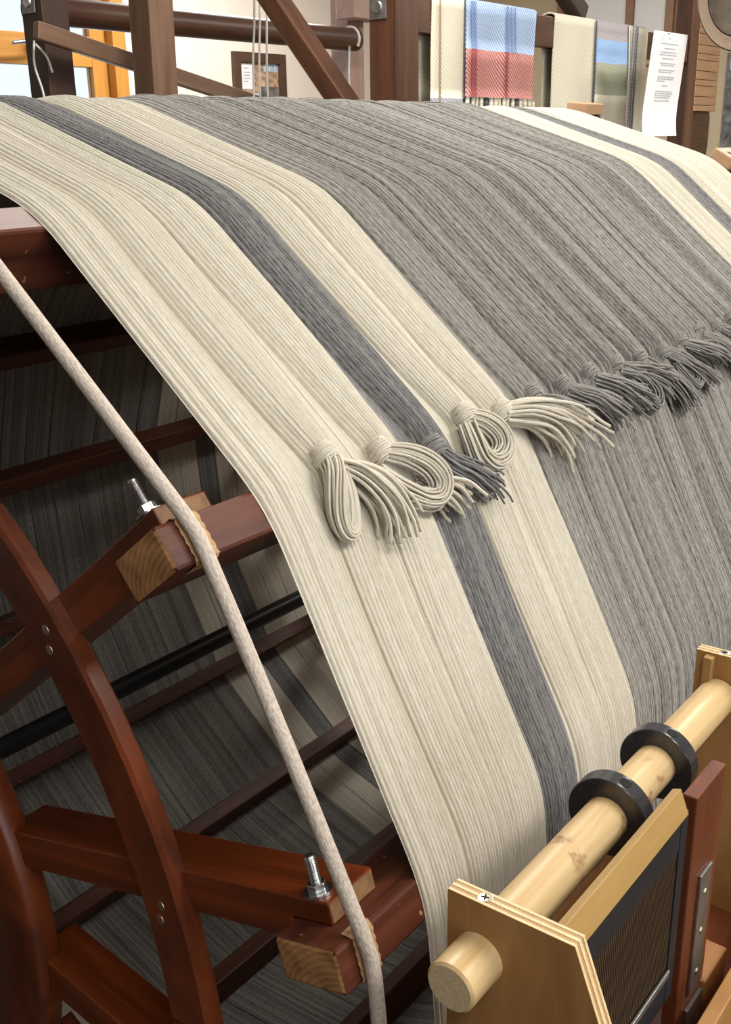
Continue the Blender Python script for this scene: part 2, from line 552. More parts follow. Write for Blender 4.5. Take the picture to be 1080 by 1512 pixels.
def frames_along(C):
    Tn = np.gradient(C, axis=0)
    Tn /= np.linalg.norm(Tn, axis=1)[:, None] + 1e-12
    n = np.cross(Tn[0], (0.31, 0.52, 0.79))
    n /= np.linalg.norm(n)
    Nn = np.zeros_like(C)
    for i in range(len(C)):
        n = n - Tn[i] * (n @ Tn[i])
        n /= np.linalg.norm(n) + 1e-12
        Nn[i] = n
    return Tn, Nn, np.cross(Tn, Nn)

def tubes(paths, r, sides=5, closed=False, caps=True, u0=0):
    """list of (n,3) paths -> verts, quads, uvs"""
    V, F, U = [], [], []
    off = 0
    for pi, C in enumerate(paths):
        C = np.asarray(C, float)
        n = len(C)
        Tn, Nn, Bn = frames_along(C)
        L = np.concatenate([[0], np.cumsum(np.linalg.norm(np.diff(C, axis=0), axis=1))])
        rr = np.full(n, r) if np.isscalar(r) else np.interp(np.linspace(0, 1, n), np.linspace(0, 1, len(r)), r)
        ang = np.linspace(0, 2 * math.pi, sides + 1)
        ring = C[:, None, :] + rr[:, None, None] * (np.cos(ang)[None, :, None] * Nn[:, None, :] + np.sin(ang)[None, :, None] * Bn[:, None, :])
        V.append(ring.reshape(-1, 3))
        uu = np.stack(np.broadcast_arrays((u0 + pi * 2) + np.linspace(0, 2, sides + 1)[None, :] * 0.999, L[:, None]), -1)
        U.append(uu.reshape(-1, 2))
        k = sides + 1
        idx = np.arange(n * k).reshape(n, k) + off
        F.append(np.stack([idx[:-1, :-1], idx[:-1, 1:], idx[1:, 1:], idx[1:, :-1]], -1).reshape(-1, 4))
        if caps:
            for e in (0, n - 1):
                base = idx[e]
                for s in range(0, sides - 2, 2):
                    q = [base[0], base[s + 1], base[s + 2], base[min(s + 3, sides - 1)]]
                    if q[3] == q[2]:
                        q[3] = base[0]
                        continue
                    F.append(np.array([q]))
        off += n * k
    return np.vstack(V), np.vstack(F), np.vstack(U)

def tube_obj(name, paths, r, mat, parent=None, sides=6, mw=None, u0=0):
    v, f, u = tubes(paths, r, sides, u0=u0)
    if mw is not None:
        v = (np.c_[v, np.ones(len(v))] @ np.array(mw.inverted()).T)[:, :3]
    return link(name, mesh_np(name, v, f, u), mat, parent, mw)

# ------------------------------------------------------------------ the room
def room():
    X0, X1, Y0, Y1 = -4.2, 6.2, -3.0, 4.2
    def s(name, me, m, parent=None):
        return tag(link(name, me, m, parent), kind='structure' if parent is None else None)
    fl = s('floor', box_mesh(X0, X1, Y0, Y1, -0.05, -0.001), 'floor')
    for i in range(24):
        y = Y0 + 0.3 * i
        for j in range(4):
            xa, xb = X0 + 2.6 * j, min(X1, X0 + 2.6 * (j + 1) - 0.004)
            link('floor_board', box_mesh(-(xb - xa) / 2, (xb - xa) / 2, 0.002, 0.297, -0.001, 0.0), 'floor', fl,
                 Matrix.Translation(((xa + xb) / 2, y, 0)))
    s('ceiling', box_mesh(X0, X1, Y0, Y1, CEIL, CEIL + 0.05), 'ceiling')
    s('wall_left', box_mesh(X0 - 0.1, X0, Y0, Y1, 0, CEIL), 'dark_wall')  # unseen wall, set back and darkened to keep bounce out of the reel
    s('wall_right', box_mesh(X1, X1 + 0.1, Y0, Y1, 0, CEIL), 'plaster_tan')
    # back wall with the opening of the glazed door
    dx0, dx1, dz1 = 2.36, 3.54, 2.62
    w = s('wall_back', box_mesh(X0, dx0, Y1, Y1 + 0.12, 0, CEIL), 'plaster')
    link('wall_piece', box_mesh(dx1, X1, Y1, Y1 + 0.12, 0, CEIL), 'plaster', w)
    link('wall_piece', box_mesh(dx0, dx1, Y1, Y1 + 0.12, dz1, CEIL), 'plaster', w)
    # front wall behind the viewer with a wide window
    w = s('wall_front', box_mesh(X0, -1.8, Y0 - 0.12, Y0, 0, CEIL), 'plaster')
    link('wall_piece', box_mesh(0.6, X1, Y0 - 0.12, Y0, 0, CEIL), 'plaster', w)
    link('wall_piece', box_mesh(-1.8, 0.6, Y0 - 0.12, Y0, 0, 1.0), 'plaster', w)
    link('wall_piece', box_mesh(-1.8, 0.6, Y0 - 0.12, Y0, 2.5, CEIL), 'plaster', w)
    # pine glazed door with a lever
    d = empty('door_1', (2.95, Y1, 0))
    tag(d, kind='structure')
    def part(nm, x0, x1, y0, y1, z0, z1, m='pine', b=0.004):
        L = max(x1 - x0, z1 - z0)
        if x1 - x0 >= z1 - z0:
            mw = Matrix.Translation(((x0 + x1) / 2, (y0 + y1) / 2, (z0 + z1) / 2))
            return link(nm, box_mesh(-(x1 - x0) / 2, (x1 - x0) / 2, -(y1 - y0) / 2, (y1 - y0) / 2, -(z1 - z0) / 2, (z1 - z0) / 2, b), m, d, mw)
        mw = frame(((x0 + x1) / 2, (y0 + y1) / 2, (z0 + z1) / 2), (0, 0, 1), (0, 1, 0), (-1, 0, 0))
        return link(nm, box_mesh(-(z1 - z0) / 2, (z1 - z0) / 2, -(y1 - y0) / 2, (y1 - y0) / 2, -(x1 - x0) / 2, (x1 - x0) / 2, b), m, d, mw)
    part('door_jamb', 3.463, 3.54, Y1 - 0.03, Y1 + 0.12, 0, 2.62)
    part('door_jamb', 2.36, 2.43, Y1 - 0.03, Y1 + 0.12, 0, 2.62)
    part('door_head', 2.43, 3.463, Y1 - 0.03, Y1 + 0.12, 2.55, 2.62)
    part('stile', 3.372, 3.458, Y1 + 0.02, Y1 + 0.07, 0.02, 2.545)
    part('stile', 2.435, 2.53, Y1 + 0.02, Y1 + 0.07, 0.02, 2.545)
    part('rail', 2.53, 3.372, Y1 + 0.02, Y1 + 0.07, 1.935, 2.065)
    part('rail', 2.53, 3.372, Y1 + 0.02, Y1 + 0.07, 2.45, 2.545)
    part('rail', 2.53, 3.372, Y1 + 0.02, Y1 + 0.07, 0.02, 0.35)
    part('pane', 2.53, 3.372, Y1 + 0.042, Y1 + 0.047, 2.065, 2.45, 'glass', 0)
    part('pane', 2.53, 3.372, Y1 + 0.042, Y1 + 0.047, 0.35, 1.935, 'glass', 0)
    hx, hz = 3.05, 2.018
    link('door_handle', lathe_mesh([(-0.006, 0), (-0.006, 0.024), (0, 0.026), (0.006, 0.02), (0.04, 0.011), (0.046, 0.0)], 20, 'y'),
         'steel', d, Matrix.Translation((hx, Y1 - 0.02, hz)) @ Matrix.Scale(-1, 4, (0, 1, 0)))
    P = catmull([(hx, Y1 - 0.06, hz), (hx - 0.05, Y1 - 0.068, hz + 0.003), (hx - 0.11, Y1 - 0.066, hz - 0.002), (hx - 0.15, Y1 - 0.06, hz - 0.008)], 14)
    tube_obj('door_lever', [P], [0.011, 0.010, 0.009, 0.008], 'steel', d, 10)
    # window behind the viewer
    d = empty('window_1', (-0.6, Y0 - 0.06, 1.0))
    tag(d, kind='structure')
    for a, b in ((-1.8, -1.72), (-0.64, -0.56), (0.52, 0.6)):
        part('window_post', a, b, Y0 - 0.09, Y0 - 0.02, 1.0, 2.5)
    part('window_frame', -1.72, 0.52, Y0 - 0.09, Y0 - 0.02, 1.0, 1.08)
    part('window_frame', -1.72, 0.52, Y0 - 0.09, Y0 - 0.02, 2.42, 2.5)
    # ground outside
    s('ground_outside', box_mesh(-12, 20, Y1 + 0.12, 30, -0.4, -0.3), 'snow')
    # baseboards
    s('baseboard_back', box_mesh(3.54, X1, Y1 - 0.015, Y1, 0, 0.1, 0.003), 'pine')
    s('baseboard_right', box_mesh(X1 - 0.015, X1, Y0, Y1 - 0.015, 0, 0.1, 0.003), 'pine')
    # unseen ceiling fixtures added around the fill lights
    spots = ['in front of the tension box', 'above the far end of the warp', 'over the towel rail', 'nearest the framed photograph',
             'over the notice and the hat', 'above the rope end of the reel, nearest the viewer']
    for i, (lx, ly) in enumerate(FILL_LAMPS):
        e = empty('added_ceiling_lamp', (lx, ly, CEIL))
        tag(e, 'unseen added ceiling fill lamp ' + spots[i], 'lamp', 'added ceiling fill lamps')
        link('fill_lamp_housing', box_mesh(lx - 0.62, lx + 0.62, ly - 0.16, ly + 0.16, CEIL - 0.07, CEIL, 0.006), 'white_paint', e)
        link('fill_lamp_diffuser', box_mesh(lx - 0.58, lx + 0.58, ly - 0.14, ly + 0.14, CEIL - 0.1, CEIL - 0.07, 0.008), 'diffuser', e)
room()

# ------------------------------------------------------------------ the reel
HY, HZ = 1.07507, EYE - 0.71131           # axle line
RO = 0.7555                               # outer face of the rails
RAILW, RAILD = 0.0165, 0.057
A_NEAR, A_FAR = 0.408, 1.985
RAIL_ANG = [38.5 + 22.5 * k for k in range(16)]

def polar(a, th, r):
    t = rad(th)
    return Vector((a, HY - r * math.cos(t), HZ + r * math.sin(t)))

def radial_frame(a, th, r):
    """local X along the axle, Y tangential (towards rising angle), Z radial outwards"""
    t = rad(th)
    er = Vector((0, -math.cos(t), math.sin(t)))
    et = Vector((0, math.sin(t), math.cos(t)))
    return frame(polar(a, th, r), (1, 0, 0), et, er)

def arm_frame(a, th):
    """local X radial outwards, Y along the axle, Z tangential"""
    t = rad(th)
    er = Vector((0, -math.cos(t), math.sin(t)))
    et = Vector((0, math.sin(t), math.cos(t)))
    return frame(polar(a, th, 0), er, (1, 0, 0), -Vector(er).cross(Vector((1, 0, 0))) if False else et)

def ring_mesh(ri, ro, a0, a1, seg=96, bev=0.004):
    prof = [(a0, ri + bev), (a0, ro - bev), (a0 + bev, ro), (a1 - bev, ro), (a1, ro - bev), (a1, ri + bev), (a1 - bev, ri), (a0 + bev, ri)]
    return lathe_mesh(prof, seg, 'x', 50, closed=True)

def felloe_mesh(ri, ro, a0, a1, th0, th1, n=10, bev=0.003):
    prof = [(a0, ri + bev), (a0, ro - bev), (a0 + bev, ro), (a1 - bev, ro), (a1, ro - bev), (a1, ri + bev), (a1 - bev, ri), (a0 + bev, ri)]
    bm = bmesh.new()
    rows = []
    for i in range(n + 1):
        t = rad(th0 + (th1 - th0) * i / n)
        rows.append([bm.verts.new((h, -r * math.cos(t), r * math.sin(t))) for h, r in prof])
    k = len(prof)
    for i in range(n):
        for j in range(k):
            bm.faces.new((rows[i][j], rows[i][(j + 1) % k], rows[i + 1][(j + 1) % k], rows[i + 1][j]))
    bm.faces.new(rows[0])
    bm.faces.new(rows[-1][::-1])
    me = bm_mesh(bm, 'felloe', True)
    me.set_sharp_from_angle(angle=rad(40))
    return me

def arm_mesh():
    # side outline in (radial, tangential): full depth, then a half lap over the rail
    out = [(0.325, -0.001), (RO - RAILD - 0.002, -0.001), (RO - RAILD - 0.002, RAILW + 0.0003), (0.735, RAILW + 0.0003), (0.735, 0.0335), (0.325, 0.0335)]
    bm = bmesh.new()
    y0, y1 = 0.0, 0.048
    a = [bm.verts.new((u, y0, v)) for u, v in out]
    b = [bm.verts.new((u, y1, v)) for u, v in out]
    bm.faces.new(a); bm.faces.new(b[::-1])
    for i in range(len(out)):
        bm.faces.new((a[i], b[i], b[(i + 1) % len(out)], a[(i + 1) % len(out)]))
    bmesh.ops.recalc_face_normals(bm, faces=bm.faces)
    bmesh.ops.bevel(bm, geom=list(bm.edges), offset=0.0016, segments=2, profile=0.5, affect='EDGES')
    for f in bm.faces:
        if f.normal.x > 0.95 and f.calc_center_median().x > 0.73:
            f.material_index = 1
    return bm_mesh(bm, 'arm')

def bolt_shaft_mesh():
    prof = [(0, 0.0), (0, 0.0036)]
    h = 0.0
    while h < 0.026:
        prof += [(h + 0.0004, 0.0040), (h + 0.0008, 0.0034)]
        h += 0.0012
    prof += [(0.0275, 0.0030), (0.0275, 0.0)]
    return lathe_mesh(prof, 14, 'z', 60)

def hex_nut_mesh():
    bm = bmesh.new()
    poly = [(0.0072 * math.cos(rad(60 * i)), 0.0072 * math.sin(rad(60 * i))) for i in range(6)]
    a = [bm.verts.new((x, y, 0.0018)) for x, y in poly]
    b = [bm.verts.new((x, y, 0.0075)) for x, y in poly]
    bm.faces.new(a[::-1]); bm.faces.new(b)
    for i in range(6):
        bm.faces.new((a[i], a[(i + 1) % 6], b[(i + 1) % 6], b[i]))
    bmesh.ops.recalc_face_normals(bm, faces=bm.faces)
    bmesh.ops.bevel(bm, geom=list(bm.edges), offset=0.0006, segments=1, affect='EDGES')
    return bm_mesh(bm, 'nut')

reel = empty('warping_reel', (1.2, HY, 0))
tag(reel, 'large dark red-stained wooden warping reel with sixteen rails on a black axle', 'warping reel')

def build_reel():
    rail_len = A_FAR - A_NEAR
    rail_me = box_mesh(0, rail_len, -RAILW, RAILW, -RAILD, 0, 0.003, 2, end_mat=True)
    arm_me = arm_mesh()
    blk_me = box_mesh(-0.035, 0.035, -0.021, 0.021, 0.0003, 0.0205, 0.002)
    shaft, nut = bolt_shaft_mesh(), hex_nut_mesh()
    washer = lathe_mesh([(0, 0), (0, 0.0105), (0.0018, 0.0105), (0.0018, 0)], 24, 'z')
    # leather wrapped over the rail under the rope: outer face plus turned-down edges
    pw = 0.010
    bm = bmesh.new()
    nz, ny = 12, 14
    prof = []
    for i in range(5):
        prof.append((-RAILW - 0.0012, -0.016 + 0.014 * i / 4))
    prof += [(-RAILW + 0.001, 0.0012)]
    for i in range(1, 9):
        prof.append((-RAILW + 0.001 + (2 * RAILW - 0.002) * i / 9, 0.0014))
    prof += [(RAILW - 0.001, 0.0012), (RAILW + 0.0012, -0.002), (RAILW + 0.0012, -0.009)]
    rows = []
    for i in range(nz + 1):
        x = -pw + 2 * pw * i / nz
        g = -0.0006 * math.exp(-((x + 0.004) / 0.004) ** 2)
        row = []
        for j, (y, z) in enumerate(prof):
            jag = 0.0
            if i in (0, nz):
                jag = (0.0007 if j % 2 else -0.0004) * (1 if i else -1)
            row.append(bm.verts.new((x + jag, y, z + (g if 4 < j < len(prof) - 3 else 0))))
        rows.append(row)
    for i in range(nz):
        for j in range(len(prof) - 1):
            bm.faces.new((rows[i][j], rows[i + 1][j], rows[i + 1][j + 1], rows[i][j + 1]))
    pad_me = bm_mesh(bm, 'pad')
    for k, th in enumerate(RAIL_ANG):
        rail = link('rail', rail_me, ['rail_wood', 'end_wood'], reel, radial_frame(A_NEAR, th, RO))
        if math.cos(rad(th)) > -0.75:
            link('leather_pad', pad_me, 'leather', rail, radial_frame(0.434, th, RO))
        for a0 in (0.430, 1.917):
            arm = link('arm', arm_me, ['red_wood', 'arm_end'], reel, arm_frame(a0, th))
            t = rad(th)
            er = Vector((0, -math.cos(t), math.sin(t)))
            et = Vector((0, math.sin(t), math.cos(t)))
            if a0 < 1:
                if 3 <= k <= 8:
                    continue
                base = polar(a0 + 0.010, th, 0.718) + et * 0.0337
                mw = frame(base, (1, 0, 0), er, et) if False else frame(base, er, Vector(et).cross(er), et)
                b = link('bolt', shaft, 'steel', arm, mw)
                link('washer', washer, 'steel', arm, mw)
                link('nut', nut, 'steel', arm, mw)
            else:
                link('end_block', blk_me, 'beech', rail, radial_frame(1.945, th, RO))
                base = polar(1.935, th, RO + 0.0205)
                link('bolt_hole', cyl_mesh(-0.004, 0.0002, 0.006, 16, 'z'), 'hole', rail,
                     frame(base, (1, 0, 0), et, er))
    for a0, a1, o in ((0.418, 0.436, 0), (1.955, 1.973, 0)):
        near = a0 < 1
        # the outer ring is put together from eight curved felloes
        for k in range(8):
            t0 = 38.5 + 45 * k + 12
            fl = link('ring_felloe', felloe_mesh(0.5385, 0.585, a0, a1, t0 + 0.15, t0 + 44.85), 'ring_wood', reel,
                      Matrix.Translation((0, HY, HZ)))
            if near:
                for tt, rr in ((t0 + 11.2, 0.562), (t0 + 33.2, 0.557), (t0 + 9.9, 0.556), (t0 + 34.6, 0.566)):
                    p = polar(a0 - 0.0006, tt, rr)
                    link('screw', lathe_mesh([(0, 0), (0, 0.0012), (0.0003, 0.0040), (0.001, 0.0044), (0.002, 0.0044)], 14, 'x'), 'brass', fl, Matrix.Translation(p))
        link('inner_ring', ring_mesh(0.262, 0.348, a0, a1 + 0.011, 72), 'ring_wood', reel, Matrix.Translation((0, HY, HZ)))
        for k in range(4):
            th = 16 + 90 * k
            mw = arm_frame(a0 + 0.002, th)
            link('hub_spoke', box_mesh(0.03, 0.268, 0.0, 0.024, -0.03, 0.03, 0.003), 'red_wood', reel, mw)
        link('hub', lathe_mesh([(a0 - 0.02, 0.014), (a0 - 0.02, 0.07), (a1 + 0.03, 0.07), (a1 + 0.03, 0.014)], 40, 'x'), 'red_wood', reel, Matrix.Translation((0, HY, HZ)))
    link('axle', cyl_mesh(0.10, 2.28, 0.0135, 28, 'x', 0.002), 'black_metal', reel, Matrix.Translation((0, HY, HZ)))
build_reel()

# stand that carries the axle
def stand():
    e = empty('reel_stand', (1.2, HY, 0))
    tag(e, 'dark wooden floor stand carrying the axle of the warping reel', 'stand')
    for x in (0.14, 2.12):
        link('post', box_mesh(0, HZ + 0.06, -0.04, 0.04, -0.03, 0.03, 0.004), 'red_wood', e, frame((x, HY, 0.0), (0, 0, 1), (0, 1, 0), (-1, 0, 0)))
        link('foot', box_mesh(-0.4, 0.4, -0.045, 0.045, 0.0, 0.07, 0.004), 'red_wood', e, frame((x - 0.0, HY, 0.0), (0, 1, 0), (-1, 0, 0), (0, 0, 1)))
    link('foot_beam', box_mesh(0.18, 2.08, -0.03, 0.03, 0.0, 0.05, 0.004), 'red_wood', e, Matrix.Translation((0, HY, 0)))
stand()

# rope running round the rails outside the warp
def rope():
    P = []
    for th in RAIL_ANG[8:] + RAIL_ANG[:8]:
        for d in (-1.15, 0, 1.15):
            P.append(polar(0.429 + (0.0015 if d == 0 else 0), th + d, (RO + 0.0066) / (math.cos(rad(d)))))
    Q = []
    n = len(P)
    for i in range(n):
        a, b = np.array(P[i]), np.array(P[(i + 1) % n])
        L = np.linalg.norm(b - a)
        m_ = max(2, int(L / 0.02))
        for j in range(m_):
            t = j / m_
            p = a + (b - a) * t
            if m_ > 3:
                p[0] += 0.0012 * math.sin(math.pi * t) * math.sin(i * 1.7)
            Q.append(p)
    Q.append(Q[0]); Q = np.array(Q)
    v, f, u = tubes([Q], 0.0054, 12, caps=False)
    o = link('rope', mesh_np('rope', v, f, u), 'rope')
    tag(o, 'off-white cotton rope running over leather pads around the rim of the reel', 'rope')
rope()

# ------------------------------------------------------------------ the warp
SEC = 0.0585
E0 = 0.497
sections = []                              # (a0, a1, colour)
sections.append((E0, 0.548, 'cream'))
a = 0.548
plan = ['cream', 'cream', 'greydark', 'cream', 'cream'] + ['grey'] * 12 + ['cream', 'cream', 'greydark', 'cream', 'cream', 'cream']
for c in plan:
    sections.append((a, a + SEC, c))
    a += SEC
A_END = a

th_fine = np.concatenate([np.arange(-12, 100, 0.9), np.arange(100, 348, 3.0), [348.0]])
def hull_radius(th):
    th = np.asarray(th, float)
    phi = (th - 38.5 + 11.25) % 22.5 - 11.25
    out = np.zeros_like(phi)
    rc = (RO + 0.0005) / math.cos(rad(1.25))
    ap = np.abs(phi)
    flat = ap < 1.25
    out[flat] = (RO + 0.0005) / np.cos(np.radians(phi[flat]))
    out[~flat] = rc * math.cos(rad(10.0)) / np.cos(np.radians(ap[~flat] - 11.25))
    return out
def smooth_hull(th):
    return sum(hull_radius(th + d) for d in (-1.2, -0.6, 0, 0.6, 1.2)) / 5 + 0.0008
KNOT = 38.5
def above(th):                             # 1 above the knots, 0 below
    return 1 / (1 + np.exp(-(th - KNOT) / 0.25)) * (th < 340)

warp = empty('wool_warp', (1.2, HY, HZ))
tag(warp, 'wide striped cream and grey wool warp wound around the reel', 'yarn warp')

def build_section(i, a0, a1, col):
    TH = th_fine
    nt = len(TH)
    up = above(TH)
    R0 = smooth_hull(TH)
    w = a1 - a0
    c = 0.5 * (a0 + a1)
    nthr = max(4, int(round(w / 0.0038)))
    per = 6
    nv = nthr * per + 1
    u = np.linspace(-1, 1, nv)
    fr = (np.arange(nv) % per) / per
    tid = np.minimum(np.arange(nv) // per, nthr - 1)
    prof = np.sqrt(np.clip(1 - (2 * fr - 1) ** 2, 0, 1))       # 0 in the valleys, 1 on the crest
    has_knot = i >= 1
    dA = np.clip(TH - KNOT, 0, None)
    dB = np.clip(KNOT - TH, 0, None)
    kA = (0.50 if has_knot else 0.0) * np.exp(-dA / 4.5) * up
    kB = (0.16 if has_knot else 0.0) * np.exp(-dB / 5.0) * (1 - up)
    comp = 0.972 - kA - kB
    isgrey = col == 'grey'
    Hup = (0.0048 + (0.0040 if isgrey else 0.0)) + 0.0042 * np.exp(-dA / 6.0)
    Hdn = 0.0013 + 0.0050 * np.exp(-dB / 8.0)
    H = (Hup * up + Hdn * (1 - up)) * (1.0 if has_knot else 0.45)
    H = np.where(TH > 100, 0.0015, H)
    # slow drift of the section edges and sub-ribs inside the section
    ph = rng.uniform(0, 6.28, 12)
    lat = 0.0022 * np.sin(np.radians(TH) * 5 + ph[0]) + 0.0014 * np.sin(np.radians(TH) * 11 + ph[1])
    if i == 0:
        lat *= 0.0
    side = 1 - np.abs(u) ** 2.0
    sub = np.zeros((nt, nv))
    for q in range(5):
        f = rng.uniform(2.5, 9.5)
        drift = 0.9 * np.sin(np.radians(TH) * rng.uniform(1, 3.5) + ph[2 + q])
        sub += rng.uniform(0.3, 1.0) * np.sin(f * u[None, :] + ph[7 + q % 5] * 2 + drift[:, None])
    # per-thread wander
    ta = rng.normal(0, 1, nthr + 1)
    tb = rng.uniform(0, 6.28, nthr + 1)
    tf = rng.uniform(4, 16, nthr + 1)
    wander = 0.0006 * np.sin(np.radians(TH)[:, None] * tf[tid][None, :] + tb[tid][None, :])
    lift = 0.0005 * ta[tid][None, :] * np.cos(np.radians(TH)[:, None] * tf[tid[::-1]][None, :] + tb[tid][None, :])
    edge = (np.abs(u) < 0.999).astype(float)
    A = c + lat[:, None] * (0.25 + 0.75 * (1 - u[None, :] ** 2) if i == 0 else 1.0) + 0.5 * w * u[None, :] * comp[:, None] + wander * edge
    thick = 0.0016 * up + 0.0006
    RR = R0[:, None] + 0.0005 + thick[:, None] * side[None, :] + H[:, None] * side[None, :] + 0.0007 * sub * side[None, :] * (0.35 + 0.65 * up[:, None]) \
        + lift * side[None, :] + 0.0019 * (prof[None, :] - 0.5)
    RR = np.where(np.abs(u)[None, :] > 0.999, R0[:, None] - 0.0012, RR)
    t = np.radians(TH)[:, None]
    V = np.stack([A, HY - RR * np.cos(t), HZ + RR * np.sin(t)], -1).reshape(-1, 3)
    Ln = np.cumsum(np.concatenate([[0], np.radians(np.diff(TH)) * 0.75]))
    uc = (np.arange(nv) / per)
    UV = np.stack(np.broadcast_arrays(uc[None, :] + i * 40, Ln[:, None]), -1).reshape(-1, 2)
    idx = np.arange(nt * nv).reshape(nt, nv)
    idx = np.vstack([idx, idx[:1]])
    F = np.stack([idx[:-1, :-1], idx[:-1, 1:], idx[1:, 1:], idx[1:, :-1]], -1).reshape(-1, 4)
    cen = np.array([1.2, HY, HZ])
    o = link('yarn_section', mesh_np('yarn_section', V - cen, F, UV), col, warp, Matrix.Translation(cen))
    # the earlier turns lying flat underneath
    nv2 = 9
    u2 = np.linspace(-1, 1, nv2)
    A2 = np.broadcast_to(c + 0.5 * w * 1.02 * u2[None, :], (nt, nv2))
    R2 = np.broadcast_to(R0[:, None] - 0.0006, (nt, nv2))
    V2 = np.stack([A2, HY - R2 * np.cos(t), HZ + R2 * np.sin(t)], -1).reshape(-1, 3)
    UV2 = np.stack(np.broadcast_arrays(np.linspace(0, nthr, nv2)[None, :] + i * 40 + 7, Ln[:, None]), -1).reshape(-1, 2)
    idx = np.arange(nt * nv2).reshape(nt, nv2)
    idx = np.vstack([idx, idx[:1]])
    F2 = np.stack([idx[:-1, :-1], idx[:-1, 1:], idx[1:, 1:], idx[1:, :-1]], -1).reshape(-1, 4)
    link('under_layer', mesh_np('under_layer', V2 - cen, F2, UV2), col, o, Matrix.Translation(cen))
    return o

SECT = [build_section(i, *s) for i, s in enumerate(sections)]

# ------------------------------------------------------------------ knots and tassels
def SP(a, th, h):
    r = float(smooth_hull(np.array([th]))[0]) + h
    return np.array(polar(a, th, r))

def disk_offsets(n):
    k = np.arange(n)
    r = np.sqrt((k + 0.5) / n)
    ph = k * 2.39996
    return np.stack([r * np.cos(ph), r * np.sin(ph)], 1)

def bundle(ctrl, nstr, radii, twist=0.0, npts=26, jitter=0.0006, fan=0.0, cut=0.0, flat=None):
    """ctrl: list of (a, theta, height) on the warp; returns strand paths"""
    C = catmull([SP(*p) for p in ctrl], npts)
    Tn, Nn, Bn = frames_along(C)
    off = disk_offsets(nstr)
    s = np.linspace(0, 1, npts)
    R = np.interp(s, np.linspace(0, 1, len(radii)), radii)
    paths = []
    for k in range(nstr):
        ang = twist * s
        ox = off[k, 0] * np.cos(ang) - off[k, 1] * np.sin(ang)
        oy = off[k, 0] * np.sin(ang) + off[k, 1] * np.cos(ang)
        j1 = np.interp(s, np.linspace(0, 1, 6), rng.normal(0, jitter, 6))
        j2 = np.interp(s, np.linspace(0, 1, 6), rng.normal(0, jitter, 6))
        p = C + (R * ox + j1)[:, None] * Nn + (R * oy + j2)[:, None] * Bn
        if fan:
            p = p + (s ** 1.6)[:, None] * (rng.normal(0, fan, 3))[None, :]
        # keep the strands from sinking into the warp
        rel = p - np.array([0, HY, HZ])
        rr = np.hypot(rel[:, 1], rel[:, 2])
        th = np.degrees(np.arctan2(rel[:, 2], -rel[:, 1]))
        mn = smooth_hull(th) + 0.0030
        sc = np.maximum(rr, mn) / rr
        p[:, 1] = HY + rel[:, 1] * sc
        p[:, 2] = HZ + rel[:, 2] * sc
        if cut:
            m_ = max(6, int(npts * (1 - rng.uniform(0, cut))))
            p = p[:m_]
        paths.append(p)
    return paths

def strands(name, paths, r, col, parent):
    v, f, u = tubes(paths, r, 6)
    cen = np.array([1.2, HY, HZ])
    return link(name, mesh_np(name, v - cen, f, u), col, parent, Matrix.Translation(cen))

def knot_head(c, th, col, r=0.0075, h=0.007, tilt=0.0):
    """two turns of a bundle wrapped round the neck"""
    ps = []
    for k in range(9):
        off = (k - 4) * 0.0021
        C = SP(c, th, h)
        t = rad(th)
        ex = np.array([1, 0, 0.0])
        er = np.array([0, -math.cos(t), math.sin(t)])
        et = np.array([0, math.sin(t), math.cos(t)])
        ex2 = ex * math.cos(tilt) + et * math.sin(tilt)
        et2 = -ex * math.sin(tilt) + et * math.cos(tilt)
        rr = r * math.sqrt(max(0.25, 1 - (off / 0.0125) ** 2))
        an = np.linspace(-0.35 * math.pi, 1.35 * math.pi, 20)
        sl = 0.002 * np.sin(an)
        ps.append(C + rr * np.cos(an)[:, None] * ex2 + (rr * np.sin(an))[:, None] * er + (off + sl)[:, None] * et2 + rng.normal(0, 0.0002, (20, 3)))
    return ps

def tassel(i, head, loop=None, tail=None, n_loop=34, n_tail=20, rs=0.00115, rt=0.0015, col=None, lr=(0.004, 0.006, 0.0065, 0.006, 0.004), tr=(0.004, 0.007, 0.010, 0.013), head_kw={}, fan=0.004, cut=0.12):
    par = SECT[i]
    col = col or sections[i][2]
    cen = np.array([1.2, HY, HZ])
    kn = strands('yarn_knot', knot_head(head[0], head[1], col, **head_kw), rs, col, warp)
    if loop:
        strands('yarn_loop', bundle(loop, n_loop, lr, twist=1.2, npts=34, jitter=0.0005), rs, col, kn)
    if tail:
        strands('cut_ends', bundle(tail, n_tail, tr, twist=0.5, npts=24, jitter=0.0008, fan=fan, cut=cut), rt, col, kn)
    return kn

# cream loop hanging from the knot nearest the edge, its cut ends to the right
tassel(1, (0.571, 39.8),
       loop=[(0.572, 39.6, 0.010), (0.563, 38.7, 0.016), (0.554, 37.6, 0.015), (0.549, 36.5, 0.012), (0.550, 35.6, 0.011), (0.557, 35.5, 0.011), (0.562, 36.4, 0.012), (0.566, 37.6, 0.014), (0.572, 38.9, 0.012)],
       tail=[(0.574, 39.1, 0.008), (0.584, 38.0, 0.016), (0.595, 36.6, 0.018), (0.603, 35.2, 0.015), (0.606, 34.2, 0.010)],
       n_loop=36, n_tail=30, lr=(0.008, 0.0082, 0.0078, 0.0068, 0.006, 0.0065, 0.0075), tr=(0.008, 0.014, 0.018, 0.022), rt=0.0014, head_kw=dict(r=0.0105, h=0.008))
